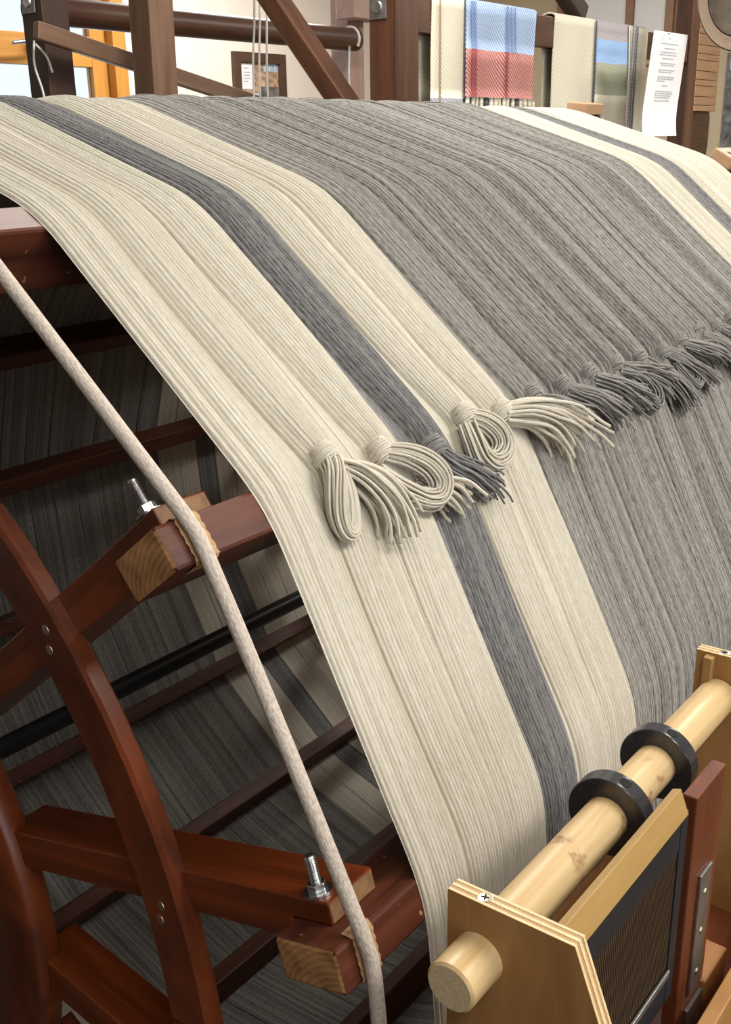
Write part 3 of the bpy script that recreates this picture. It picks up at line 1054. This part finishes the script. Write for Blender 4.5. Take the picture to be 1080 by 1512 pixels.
# second cream knot: loop thrown to the right, ends beyond it
tassel(2, (0.630, 39.0),
       loop=[(0.631, 38.8, 0.010), (0.643, 38.0, 0.018), (0.656, 37.0, 0.021), (0.663, 36.0, 0.019), (0.658, 35.3, 0.016), (0.645, 35.4, 0.014), (0.630, 36.0, 0.013), (0.616, 36.8, 0.011), (0.606, 37.6, 0.009)],
       tail=[(0.655, 36.8, 0.008), (0.668, 35.9, 0.013), (0.681, 35.0, 0.015), (0.694, 34.1, 0.012)],
       n_loop=46, n_tail=20, lr=(0.007, 0.010, 0.0115, 0.010, 0.009, 0.011, 0.013), tr=(0.006, 0.011, 0.016, 0.020), rt=0.0016, head_kw=dict(r=0.010, h=0.007))
# dark grey knot with its ends lying behind the cream ones
tassel(3, (0.690, 38.0),
       tail=[(0.690, 37.7, 0.007), (0.699, 36.6, 0.010), (0.718, 35.5, 0.011), (0.736, 34.3, 0.009), (0.744, 33.3, 0.006)],
       n_tail=44, tr=(0.009, 0.012, 0.014, 0.014), rt=0.0010, fan=0.006, cut=0.25, head_kw=dict(r=0.012, h=0.006))
# round cream loop
tassel(4, (0.750, 39.2),
       loop=[(0.751, 39.0, 0.010), (0.760, 38.3, 0.016), (0.769, 37.4, 0.017), (0.771, 36.5, 0.015), (0.762, 35.8, 0.014), (0.748, 35.7, 0.013), (0.738, 36.3, 0.013), (0.737, 37.3, 0.013), (0.743, 38.5, 0.010)],
       n_loop=48, lr=(0.008, 0.010, 0.0108, 0.0108, 0.0105, 0.010, 0.009), head_kw=dict(r=0.012, h=0.008))
# long spray of cut cream ends
tassel(5, (0.806, 38.5),
       tail=[(0.805, 38.4, 0.009), (0.828, 37.6, 0.020), (0.853, 36.5, 0.023), (0.874, 35.2, 0.020), (0.890, 34.0, 0.013)],
       n_tail=44, tr=(0.010, 0.017, 0.023, 0.036), fan=0.007, cut=0.25, rt=0.0017, head_kw=dict(r=0.012, h=0.007))
# grey tassels one after the other
for i in range(6, 18):
    a0, a1, c = sections[i]
    cc = 0.5 * (a0 + a1) - 0.003
    j = rng.uniform(-1, 1, 6)
    tl = 0.068 + 0.016 * j[0]
    dn = 3.9 + 1.0 * j[1] if i % 3 else 2.4
    loop = None
    if i in (9, 11, 14):
        loop = [(cc + 0.003, 38.4, 0.010), (cc + 0.022, 37.2, 0.016), (cc + 0.038, 36.0, 0.015), (cc + 0.042, 35.0, 0.013), (cc + 0.032, 34.6, 0.012), (cc + 0.018, 35.4, 0.012), (cc + 0.004, 37.0, 0.010)]
    tassel(i, (cc, 38.8 + 0.5 * j[2]), loop=loop,
           tail=[(cc + 0.000, 38.5, 0.008), (cc + tl * 0.3, 38.2 - dn * 0.3, 0.016 + 0.003 * j[3]), (cc + tl * 0.65, 38.2 - dn * 0.7, 0.017 + 0.003 * j[4]), (cc + tl, 38.2 - dn * 1.05, 0.012)],
           n_loop=32, n_tail=52, lr=(0.006, 0.008, 0.008, 0.007), tr=(0.007, 0.010, 0.013, 0.017), fan=0.004, cut=0.13, rs=0.0010, rt=0.0011, head_kw=dict(r=0.0105, h=0.006, tilt=0.3 * j[5]))
for i in range(18, 24):
    a0, a1, c = sections[i]
    cc = 0.5 * (a0 + a1)
    tassel(i, (cc, 38.6), tail=[(cc, 38.2, 0.008), (cc + 0.03, 36.8, 0.014), (cc + 0.055, 35.4, 0.013), (cc + 0.07, 34.0, 0.009)], n_tail=20)

# ------------------------------------------------------------------ the tension box
DY, DZ = 0.2348, EYE - 0.4107             # dowel line
def tension_box():
    e = empty('tension_box', (0.55, DY, 0.0))
    tag(e, 'plywood tension box holding a round birch dowel, black collars and a reed', 'tension box')
    ax = Matrix.Translation((0, DY, DZ))
    link('dowel', cyl_mesh(0.3595, 0.735, 0.0145, 40, 'x', 0.0015, end_mat=True), ['dowel', 'dowel_end'], e, ax)
    # end plates: plywood in visible layers
    sl = Vector((0, -0.3587, -0.9335))            # direction down the sloping front
    nn = Vector((0, -0.9335, 0.3587))             # out of the sloping front
    TR = Vector((0, -0.0546, 0.0357))
    def plate(a0):
        bot = -0.30
        tr = TR
        br = TR + sl * ((TR.z - bot) / 0.9335)
        poly = [(0.0205, 0.0340), (0.0205, bot), (br.y, bot), (tr.y, tr.z)]
        th = 0.0105 / 5
        p = None
        for k in range(5):
            sh = 0.0 if k % 2 == 0 else 0.0003
            q = [(poly[0][0] - sh, poly[0][1] - sh), (poly[1][0] - sh, poly[1][1]), (poly[2][0] + sh, poly[2][1]), (poly[3][0] + sh, poly[3][1] - sh)]
            me = prism_mesh(q, 0, th, 'x', 0.0004 if k in (0, 4) else 0)
            if k in (0, 4):
                me.materials.append(M['ply'])
                me.materials.append(M['ply_pale'])
                for f in me.polygons:
                    if abs(f.normal.x) < 0.9:
                        f.material_index = 1
                mats = None
            else:
                mats = 'ply_dark' if k % 2 else 'ply_pale'
            if p is None:
                p = link('end_plate', me, mats, e, Matrix.Translation((a0, DY, DZ)))
            else:
                link('plywood_layer', me, mats, p, Matrix.Translation((a0 + k * th, DY, DZ)))
        # screw in the top edge
        s = Matrix.Translation((a0 + 0.0055, DY + 0.0005, DZ + 0.0340))
        sc = link('screw', lathe_mesh([(-0.002, 0), (-0.002, 0.0042), (0.0004, 0.0042), (0.0007, 0.0034), (0.0004, 0)], 20, 'z'), 'brass', p, s)
        for q in (0, 90):
            link('screw_slot', box_mesh(-0.0022, 0.0022, -0.0004, 0.0004, 0.0003, 0.0008), 'hole', p, s @ Matrix.Rotation(rad(q + 20), 4, 'Z'))
        return p
    plate(0.388)
    fp = plate(0.735)
    link('glue_block', box_mesh(0, 0.04, -0.0035, 0.0035, -0.0035, 0.0035, 0.0006), 'plank', fp, frame((0.7318, DY + 0.009, DZ - 0.008), (0, 0, 1), (0, 1, 0), (-1, 0, 0)))
    # shaft collars
    for a0, r, tk in ((0.5395, 0.0272, 0.0135), (0.6150, 0.0262, 0.0125)):
        c = link('shaft_collar', lathe_mesh([(0, 0.0148), (0, r - 0.0006), (0.0006, r), (tk - 0.0006, r), (tk, r - 0.0006), (tk, 0.0148)], 56, 'x', 40, closed=True),
                 'black_collar', e, Matrix.Translation((a0, DY, DZ)))
        for ang in (72,):
            t = rad(ang)
            pos = Vector((a0 + tk / 2, DY - r * math.cos(t) * 1.0, DZ + r * math.sin(t)))
            er = Vector((0, -math.cos(t), math.sin(t)))
            link('set_screw', cyl_mesh(-0.003, 0.0002, 0.0040, 18, 'z'), 'hole', c, frame(pos, (1, 0, 0), er.cross(Vector((1, 0, 0))), er))
        for ang in (8, 18):
            t = rad(ang)
            er = Vector((0, -math.cos(t), math.sin(t)))
            pos = Vector((a0, DY, DZ)) + er * (r - 0.0002)
            link('clamp_slot', box_mesh(0, tk, -0.0005, 0.0005, -0.0005, 0.0004), 'hole', c, frame(pos, (1, 0, 0), er.cross(Vector((1, 0, 0))), er))
    # sloping front: plank, reed, red board
    O = Vector((0, DY, DZ)) + TR - nn * 0.012
    def slope(a0, s):
        return frame(O + Vector((a0, 0, 0)) + sl * s, (1, 0, 0), nn, sl)       # X axle, Y outwards, Z down the slope
    link('plank', box_mesh(0, 0.152, -0.006, 0, -0.0020, 0.0155, 0.0008), 'plank', e, slope(0.3986, 0))
    link('tray_board', box_mesh(0.3986, 0.545, -0.040, 0.02, -0.004, 0.004, 0.0006), 'tray', e, Matrix.Translation((0, DY, DZ - 0.031)))
    # vertical reed under the plank
    FB = 0.187
    def V(a0):
        return Matrix.Translation((a0, FB, DZ))
    link('reed_binding', box_mesh(0, 0.146, 0.001, 0.005, -0.0085, 0.0165, 0.001), 'reed_black', e, V(0.3990))
    link('reed_binding', box_mesh(0, 0.146, 0.001, 0.005, -0.128, -0.102, 0.001), 'reed_black', e, V(0.3990))
    link('reed_strip', box_mesh(0, 0.146, -0.001, 0.001, -0.1035, -0.0985, 0.0005), 'steel_dull', e, V(0.3990))
    link('reed_end_bar', box_mesh(0, 0.011, 0.0008, 0.0052, -0.128, 0.0165, 0.0005), 'reed_black', e, V(0.545))
    wire = box_mesh(-0.00045, 0.00045, 0.0018, 0.0042, -0.104, -0.007)
    nw = 58
    for k in range(nw):
        link('reed_wire', wire, 'reed_wire', e, V(0.4005 + (0.5435 - 0.4005) * k / (nw - 1)))
    link('reed_back', box_mesh(0, 0.157, 0.0056, 0.0075, -0.128, 0.0165), 'reed_black', e, V(0.3990))
    rb = link('red_board', box_mesh(-0.19, 0.0185, 0.0, 0.010, 0.0, 0.050, 0.0012), 'red_board', e, frame((0.567, FB, DZ), (0, 0, 1), (0, 1, 0), (-1, 0, 0)) @ Matrix.Scale(-1, 4, (0, 0, 1)))
    link('metal_strap', box_mesh(0.584, 0.604, -0.0022, -0.0001, -0.150, -0.0505, 0.0004), 'steel_dull', rb, V(0.0))
    for z in (-0.068, -0.100, -0.135):
        link('screw', lathe_mesh([(0, 0), (0.0, 0.0028), (0.0010, 0.0020), (0.0012, 0)], 14, 'y'), 'brass', rb, V(0.594) @ Matrix.Translation((0, -0.0022, z)) @ Matrix.Scale(-1, 4, (0, 1, 0)))
    link('foot_block', box_mesh(0.612, 0.655, -0.004, 0.020, -0.19, -0.158, 0.001), 'tray', e, V(0.0))
    link('foot_bracket', box_mesh(0.583, 0.611, -0.003, 0.0, -0.19, -0.162, 0.0006), 'steel_dull', e, V(0.0))
    link('lower_shelf', box_mesh(0.399, 0.7345, -0.07, 0.05, -0.200, -0.191, 0.001), 'red_board', e, V(0.0))
    # lower front board and the support
    link('front_board', box_mesh(0.3990, 0.7345, -0.010, 0.0, -0.19, -0.128, 0.001), 'ply', e, Matrix.Translation((0, 0.165, DZ)))
    link('base_board', box_mesh(0.36, 0.78, -0.115, 0.035, -0.315, -0.300, 0.002), 'red_board', e, ax)
    link('support_post', box_mesh(0, DZ - 0.316, -0.05, 0.05, -0.04, 0.04, 0.003), 'red_wood', e, frame((0.57, DY - 0.04, 0.0), (0, 0, 1), (0, 1, 0), (-1, 0, 0)))
    link('support_foot', box_mesh(0.37, 0.77, -0.19, 0.05, 0.0, 0.03, 0.003), 'red_wood', e, Matrix.Translation((0, DY, 0)))
tension_box()

# ------------------------------------------------------------------ looms behind the reel
def beam(name, p0, p1, wy, wz, m, parent, bev=0.003, up=(0, 0, 1), side=None):
    """square timber from p0 to p1, grain along it; wy, wz full sizes"""
    p0, p1 = Vector(p0), Vector(p1)
    x = (p1 - p0).normalized()
    upv = Vector(up)
    y = upv.cross(x).normalized() if side is None else Vector(side)
    z = x.cross(y).normalized()
    L = (p1 - p0).length
    return link(name, box_mesh(0, L, -wy / 2, wy / 2, -wz / 2, wz / 2, bev), m, parent, frame(p0, x, y, z))

def bolt_plate(parent, at, normal, w, h):
    n = Vector(normal)
    side = Vector((0, 0, 1)).cross(n).normalized()
    mw = frame(at, side, Vector((0, 0, 1)), n)
    pl = link('bolt_plate', box_mesh(-w / 2, w / 2, -h / 2, h / 2, 0, 0.003, 0.0008), 'steel_dull', parent, mw)
    link('bolt_head', lathe_mesh([(0.003, 0), (0.003, 0.014), (0.008, 0.012), (0.010, 0.0)], 18, 'z'), 'steel', pl, mw)

def left_loom():
    e = empty('floor_loom', (2.4, 2.35, 0))
    tag(e, 'brown wooden floor loom standing behind the reel before the pine door', 'loom')
    p = beam('loom_post', (1.742, 2.34, 0), (1.742, 2.34, 2.35), 0.078, 0.08, 'loom_dark', e, side=(1, 0, 0))
    bolt_plate(p, (1.7015, 2.345, 1.925), (-1, 0, 0), 0.05, 0.05)
    # leaning batten
    beam('beater_post', (1.90, 2.145, 1.35), (1.838, 2.125, 2.25), 0.076, 0.075, 'loom_grey', e, side=(1, 0, 0))
    link('round_beam', cyl_mesh(1.783, 3.105, 0.036, 32, 'x', 0.002), 'loom_wood', e, Matrix.Translation((0, 2.46, 1.925)))
    # thin diagonal brace
    beam('brace', (1.632, 2.235, 1.852), (2.46, 2.235, 1.684), 0.022, 0.040, 'loom_grey', e)
    beam('loom_post', (3.17, 2.55, 0), (3.17, 2.55, 2.35), 0.09, 0.08, 'rose_wood', e, side=(1, 0, 0))
    link('beam_block', box_mesh(-0.07, 0.1, -0.04, 0.04, -0.10, 0.10, 0.003), 'rose_wood', e, Matrix.Translation((3.13, 2.47, 2.09)))
    beam('lower_beam', (1.78, 2.36, 0.45), (3.125, 2.56, 0.45), 0.06, 0.10, 'loom_wood', e)
    beam('top_beam', (1.70, 2.36, 2.39), (3.22, 2.56, 2.39), 0.08, 0.08, 'loom_wood', e)
    for x, y in ((1.742, 2.34), (3.17, 2.55)):
        link('foot', box_mesh(-0.4, 0.4, -0.045, 0.045, 0, 0.06, 0.003), 'loom_dark', e, frame((x, y + 0.1, 0.0), (0, 1, 0), (-1, 0, 0), (0, 0, 1)))
    # tie-up cord round the beam end
    tube_obj('cord', [np.array([(3.075, 2.46 - 0.039 * math.cos(t), 1.925 + 0.039 * math.sin(t)) for t in np.linspace(-0.6, 3.4, 24)])], 0.005, 'string', e, 8)
    tube_obj('cord', [catmull([(3.02, 2.42, 1.90), (3.02, 2.425, 1.80), (3.02, 2.42, 1.66)], 8)], 0.004, 'string', e, 6)
left_loom()

def cords():
    for k, (x0, x1, lab) in enumerate(((2.333, 2.313, 'leftmost'), (2.354, 2.338, 'middle'), (2.382, 2.369, 'rightmost'))):
        P = catmull([(x0 + 0.02, 2.2, 2.38), (x0, 2.2, 1.97), (x1 + 0.002, 2.2, 1.80), (x1, 2.2, 1.64), (x1, 2.2, 1.2)], 24)
        o = tube_obj('hanging_cord', [P], 0.0032, 'string', None, 7)
        tag(o, lab + ' of three white cords hanging in front of the round loom beam', 'cord', 'white hanging cords')
    P = [catmull([(1.672, 2.30, 1.835), (1.655, 2.285, 1.78), (1.667, 2.28, 1.72), (1.67, 2.28, 1.66)], 16),
         catmull([(1.675, 2.30, 1.828), (1.69, 2.282, 1.80), (1.70, 2.28, 1.765)], 10)]
    o = tube_obj('loose_string', P, 0.003, 'string', None, 6)
    tag(o, 'loose white string tied to the dark loom post by the window', 'string')
cords()

def right_loom():
    e = empty('towel_loom', (3.1, 1.64, 0))
    tag(e, 'reddish wooden loom frame carrying folded towels behind the warp', 'loom')
    p = beam('loom_post', (2.231, 1.65, 0), (2.231, 1.65, 2.3), 0.09, 0.082, 'loom_wood', e, side=(1, 0, 0))
    bolt_plate(p, (2.1855, 1.662, 1.895), (-1, 0, 0), 0.05, 0.052)
    beam('loom_post', (4.0, 1.642, 0), (4.0, 1.642, 2.3), 0.082, 0.062, 'loom_wood', e, side=(1, 0, 0))
    beam('towel_rail', (2.277, 1.634, 1.884), (3.958, 1.634, 1.884), 0.035, 0.082, 'loom_wood', e)
    # diagonal brace in the end frame
    beam('diagonal_brace', (2.235, 1.62, 1.472), (2.235, 2.20, 2.13), 0.05, 0.066, 'loom_wood', e, up=(1, 0, 0))
    beam('top_brace', (2.88, 1.66, 2.12), (3.20, 1.66, 1.95), 0.05, 0.05, 'loom_dark', e) 
    beam('lower_beam', (2.277, 1.65, 0.5), (3.958, 1.65, 0.5), 0.05, 0.1, 'loom_wood', e)
    for x in (2.231, 4.0):
        link('foot', box_mesh(-0.1, 0.5, -0.045, 0.045, 0, 0.06, 0.003), 'loom_dark', e, frame((x, 1.65, 0.0), (0, 1, 0), (-1, 0, 0), (0, 0, 1)))
right_loom()

# ------------------------------------------------------------------ towels over the rail
RY, RZT = 1.634, 1.884 + 0.042
def towel(name, label, x0, x1, zb, cols_v, stripes, fringe=0, yfront=None, side_edge=None, slant=0.0, zback=1.55):
    """cols_v: [(z_top, z_bottom, material)] bands on the front fall; stripes: [(x_a, x_b, material)]"""
    e = empty(name, ((x0 + x1) / 2, RY, zb))
    tag(e, label, 'towel', 'woven towels over the loom rail')
    yf = RY - 0.0175 - 0.006 if yfront is None else yfront
    yb = RY + 0.0175 + 0.008
    def pathpt(s):
        pass
    def sheet(nm, xa, xb, prof, m, parent, dy=0.0, thick=0.004):
        nx = max(2, int((xb - xa) / 0.012))
        xs = np.linspace(xa, xb, nx + 1)
        P = np.array(prof)
        V = []
        for (y, z) in P:
            hang = max(0, RZT - z)
            wv = 0.010 * min(1, hang / 0.12) * np.sin((xs - x0) * 30 + 1.3 * (x0 * 7)) * (1 if y < RY else -1)
            V.append(np.stack([xs + slant * hang, y + dy + wv * 0.6, np.full_like(xs, z)], -1))
        V = np.array(V)
        n, k = V.shape[:2]
        d = np.gradient(P, axis=0)
        nrm = np.stack([np.zeros(n), -d[:, 1], d[:, 0]], -1)
        nrm /= np.linalg.norm(nrm, axis=1)[:, None] + 1e-9
        V2 = V + nrm[:, None, :] * thick
        VV = np.concatenate([V.reshape(-1, 3), V2.reshape(-1, 3)])
        idx = np.arange(n * k).reshape(n, k)
        i2 = idx + n * k
        F = [np.stack([idx[:-1, :-1], idx[1:, :-1], idx[1:, 1:], idx[:-1, 1:]], -1).reshape(-1, 4),
             np.stack([i2[:-1, :-1], i2[:-1, 1:], i2[1:, 1:], i2[1:, :-1]], -1).reshape(-1, 4)]
        for col_ in (0, k - 1):
            F.append(np.stack([idx[:-1, col_], i2[:-1, col_], i2[1:, col_], idx[1:, col_]], -1))
        for row in (0, n - 1):
            F.append(np.stack([idx[row, :-1], idx[row, 1:], i2[row, 1:], i2[row, :-1]], -1))
        cen = np.array(((x0 + x1) / 2, RY, zb))
        return link(nm, mesh_np(nm, VV - cen, np.vstack(F)), m, parent, Matrix.Translation(cen))
    # top roll over the rail and the back fall
    top = [(yb, zback)] + [(yb, z) for z in np.linspace(zback, RZT, 6)[1:]]
    arc = [(RY + (yb - RY) * math.cos(t) if math.cos(t) > 0 else RY + (RY - yf) * math.cos(t), RZT + 0.012 * math.sin(t)) for t in np.linspace(0.2, math.pi - 0.2, 9)]
    sheet('back_fall', x0, x1, top + arc, cols_v[0][2], e, 0)
    for (zt, zb_, m) in cols_v:
        zs = np.linspace(zt, zb_, max(3, int((zt - zb_) / 0.02)))
        sheet('woven_band', x0, x1, [(yf, z) for z in zs], m, e)
    for (xa, xb, zt, zb_, m) in stripes:
        zs = np.linspace(zt, zb_, max(3, int((zt - zb_) / 0.02)))
        sheet('woven_stripe', xa, xb, [(yf - 0.0012, z) for z in zs], m, e, thick=0.0045) if False else sheet('woven_stripe', xa, xb, [(yf - 0.0045, z) for z in zs], m, e, thick=0.0012)
    if fringe:
        for k in range(fringe):
            x = x0 + (x1 - x0) * (k + 0.5) / fringe
            x += rng.uniform(-0.004, 0.004)
            p = [np.array((x + slant * 0.3 + rng.uniform(-0.002, 0.002) * j, yf - 0.003, zb - 0.012 * j)) for j in range(6)]
            tube_obj('fringe_tassel', [np.array(p)], [0.006, 0.0065, 0.006, 0.0075], 'w_cream' if k not in (4, 11) else 'w_dark', e, 6)
    return e
ZT = RZT + 0.004
towel('towel', 'cream towel with a thin brown stripe and grey lower band beside the blue one', 2.339, 2.480, 1.66,
      [(ZT, 1.697, 'w_cream'), (1.697, 1.64, 'w_grey')], [(2.362, 2.367, ZT, 1.66, 'w_brown'), (2.472, 2.480, ZT, 1.697, 'w_dark')], zback=1.66)
towel('towel', 'fringed towel of blue over red with dark stripes', 2.487, 2.848, 1.702,
      [(ZT, 1.818, 'w_blue'), (1.818, 1.702, 'w_red')],
      [(2.505, 2.527, ZT, 1.818, 'w_navy'), (2.505, 2.527, 1.818, 1.702, 'w_maroon'), (2.682, 2.690, ZT, 1.818, 'w_navy'), (2.682, 2.690, 1.818, 1.702, 'w_maroon'),
       (2.703, 2.708, ZT, 1.818, 'w_navy'), (2.722, 2.727, ZT, 1.818, 'w_navy')], fringe=16)
towel('towel', 'plain cream towel left of the multicoloured one', 2.960, 3.215, 1.62,
      [(ZT, 1.62, 'w_cream')], [(3.205, 3.213, ZT, 1.62, 'w_dark')], slant=0.02)
towel('towel', 'towel banded mauve, blue, green and cream with dark side stripes', 3.218, 3.587, 1.59,
      [(ZT, 1.882, 'w_mauve'), (1.882, 1.815, 'w_blue2'), (1.815, 1.722, 'w_green'), (1.722, 1.59, 'w_cream')],
      [(3.438, 3.587, ZT, 1.59, 'w_cream')], slant=0.02)
# dark lines on its right border
tw = [o for o in bpy.data.objects if o.get('label', '').startswith('towel banded')][0]
for xa in (3.452, 3.475, 3.487):
    link('woven_line', box_mesh(xa, xa + 0.004, 1.596, 1.600, 1.60, ZT), 'w_grey', tw)

# ------------------------------------------------------------------ paper, hat, pictures
def notice():
    e = empty('notice_sheet', (3.42, 1.45, 1.75))
    tag(e, 'white typed notice hanging from the loom beside the towels', 'paper')
    # width runs mostly along the loom; hangs slightly askew with a curled lower edge
    w, h = 0.247, 0.312
    xd = Vector((1, -0.03, 0)).normalized()
    zd = Vector((0.20, 0, 1)).normalized()
    n = xd.cross(zd).normalized()
    org = Vector((3.325, 1.47, 1.902))
    def pt(u, v, d=0.0):
        curl = 0.012 * max(0, v - 0.7) ** 2 / 0.09
        return org + xd * (u * w) - zd * (v * h) + Vector((0, -1, 0)) * (curl + d)
    nu, nv = 8, 14
    V = [pt(i / nu, j / nv) for j in range(nv + 1) for i in range(nu + 1)] + [pt(i / nu, j / nv, -0.0006) for j in range(nv + 1) for i in range(nu + 1)]
    idx = np.arange((nu + 1) * (nv + 1)).reshape(nv + 1, nu + 1)
    o2 = idx + idx.size
    F = [np.stack([idx[:-1, :-1], idx[1:, :-1], idx[1:, 1:], idx[:-1, 1:]], -1).reshape(-1, 4), np.stack([o2[:-1, :-1], o2[:-1, 1:], o2[1:, 1:], o2[1:, :-1]], -1).reshape(-1, 4)]
    cen = np.array((3.42, 1.45, 1.75))
    link('sheet', mesh_np('sheet', np.array(V) - cen, np.vstack(F), smooth=True), 'paper', e, Matrix.Translation(cen))
    rows = [(0.055, 0.46, 0.52), (0.105, 0.24, 0.76), (0.15, 0.36, 0.68), (0.185, 0.27, 0.72), (0.21, 0.25, 0.74), (0.245, 0.34, 0.66), (0.29, 0.30, 0.74), (0.31, 0.34, 0.72),
            (0.355, 0.28, 0.75), (0.375, 0.28, 0.66), (0.42, 0.28, 0.76), (0.44, 0.28, 0.74), (0.46, 0.28, 0.5), (0.505, 0.44, 0.6), (0.56, 0.27, 0.76), (0.58, 0.27, 0.78), (0.60, 0.27, 0.74), (0.62, 0.28, 0.7), (0.65, 0.28, 0.72)]
    rr = random.Random(3)
    for v, u0, u1 in rows:
        u = u0
        while u < u1:
            l = rr.uniform(0.03, 0.09)
            ue = min(u + l, u1)
            q = [pt(u, v, 0.0005), pt(ue, v, 0.0005), pt(ue, v + 0.012, 0.0005), pt(u, v + 0.012, 0.0005)]
            link('printed_line', mesh_np('printed_line', np.array([tuple(x) for x in q]) - cen, [[0, 3, 2, 1]], smooth=False), 'ink', e, Matrix.Translation(cen))
            u = ue + 0.012
    link('pin', lathe_mesh([(0, 0), (0, 0.004), (0.004, 0.003), (0.006, 0)], 12, 'y'), 'steel', e, Matrix.Translation((3.40, 1.455, 1.897)) @ Matrix.Scale(-1, 4, (0, 1, 0)))
notice()

def hat():
    e = empty('felt_hat', (3.62, 1.40, 1.95))
    tag(e, 'brown felt hat hanging at the right beyond the loom post', 'hat')
    # brim faces the viewer, crown behind
    ctr = Vector((3.677, 1.348, 2.012))
    n = Vector((-0.80, -0.55, 0.12)).normalized()
    s = Vector((0, 0, 1)).cross(n).normalized()
    u = n.cross(s).normalized()
    mw = frame(ctr, s, u, n)
    def oval(prof, seg=48):
        me = lathe_mesh(prof, seg, 'z', 60)
        for v in me.vertices:
            v.co.y *= 1.22
            v.co.z += 0.9 * (v.co.x ** 2) * (1 if True else 0)
        return me
    link('brim', oval([(0.0, 0.098), (0.004, 0.110), (0.014, 0.132), (0.016, 0.134), (0.012, 0.135), (0.0, 0.111), (-0.004, 0.098)]), 'felt', e, mw)
    link('brim_binding', oval([(0.013, 0.1325), (0.018, 0.1345), (0.013, 0.1365), (0.010, 0.135)]), 'felt_band', e, mw)
    link('crown', oval([(0.0, 0.0985), (-0.05, 0.090), (-0.09, 0.078), (-0.105, 0.05), (-0.10, 0.0), (-0.097, 0.0), (-0.10, 0.046), (-0.087, 0.070), (-0.05, 0.086), (0.0, 0.095)]), 'felt_in', e, mw)
hat()

def picture(name, label, x0, x1, z0, z1, y, fr, panes, axis='y'):
    e = empty(name, ((x0 + x1) / 2, y, z0))
    tag(e, label, 'picture')
    def bx(nm, a, b, c, d, t0, t1, m, bev=0.002):
        if axis == 'y':
            return link(nm, box_mesh(a, b, y - t1, y - t0, c, d, bev), m, e)
        return link(nm, box_mesh(y - t1, y - t0, a, b, c, d, bev), m, e)
    if fr > 0:
        bx('frame_side', x0, x0 + fr, z0, z1, 0, 0.025, 'frame_brown')
        bx('frame_side', x1 - fr, x1, z0, z1, 0, 0.025, 'frame_brown')
        bx('frame_side', x0 + fr, x1 - fr, z1 - fr, z1, 0, 0.025, 'frame_brown')
        bx('frame_side', x0 + fr, x1 - fr, z0, z0 + fr, 0, 0.025, 'frame_brown')
    for (nm, a, b, c, d, m, t) in panes:
        bx(nm, a, b, c, d, 0.0, 0.008 + t, m, 0)
    return e
# framed photograph on the cream wall
picture('framed_photograph', 'brown framed photograph with a small white caption on the cream wall', 4.255, 4.655, 1.62, 2.045, 4.2, 0.05,
        [('photo', 4.305, 4.605, 1.67, 1.995, 'photo_tan', 0), ('photo_foreground', 4.305, 4.605, 1.67, 1.845, 'photo_blue', 0.001),
         ('photo_shadow', 4.46, 4.605, 1.83, 1.88, 'photo_dark', 0.002), ('photo_sky', 4.49, 4.605, 1.955, 1.995, 'photo_blue', 0.0015),
         ('caption', 4.315, 4.40, 1.865, 1.99, 'paper', 0.002)] +
        [('caption_line', 4.335, 4.335 + l, z, z + 0.005, 'ink', 0.003) for z, l in ((1.965, 0.035), (1.945, 0.05), (1.93, 0.045), (1.915, 0.05), (1.90, 0.03))])

def right_wall_things():
    X = 6.2
    k = X / 11.432
    # pale plank rack
    e = empty('plank_rack', (5.3, 2.1, 1.3))
    tag(e, 'stack of pale planks seen beyond the loom post under the hat', 'planks')
    z = 1.705
    i = 0
    while z < 2.15:
        h = 0.028 + 0.01 * ((i * 7) % 3)
        link('plank', box_mesh(5.22, 5.50, 2.08, 2.16, z, z + h - 0.002, 0.002), 'beech', e)
        z += h
        i += 1
    link('rack_foot', box_mesh(5.24, 5.48, 2.10, 2.14, 0, 1.704, 0.003), 'loom_wood', e)
    # papers pinned on the right wall
    picture('wall_print', 'small dark and white print low on the right wall', 2.375, 2.44, 1.52, 1.70, X, 0,
            [('print', 2.375, 2.44, 1.52, 1.70, 'photo_dark', 0), ('print_paper', 2.395, 2.435, 1.61, 1.69, 'paper', 0.001)], axis='x')
    picture('wall_poster', 'grey patterned poster at the right edge of the wall', 2.12, 2.30, 1.52, 2.02, X, 0,
            [('poster', 2.12, 2.30, 1.52, 2.02, 'photo_dark', 0), ('poster_sheet', 2.12, 2.235, 1.66, 1.80, 'paper', 0.001), ('poster_top', 2.12, 2.28, 1.93, 2.01, 'photo_blue', 0.001)], axis='x')
    # white board in wooden frames high on the right wall
    e = empty('framed_whiteboard', (X, 3.1, 2.05))
    tag(e, 'whiteboard in a light wooden frame behind the towels', 'whiteboard')
    link('board', box_mesh(X - 0.02, X, 2.66, 3.3, 2.06, 2.5, 0.002), 'white_paint', e)
    for y in (2.62, 2.86, 3.3):
        link('frame_post', box_mesh(X - 0.035, X, y, y + 0.05, 2.02, 2.54, 0.003), 'loom_light', e)
    link('frame_rail', box_mesh(X - 0.036, X, 2.62, 3.35, 1.98, 2.06, 0.003), 'beech', e)
right_wall_things()
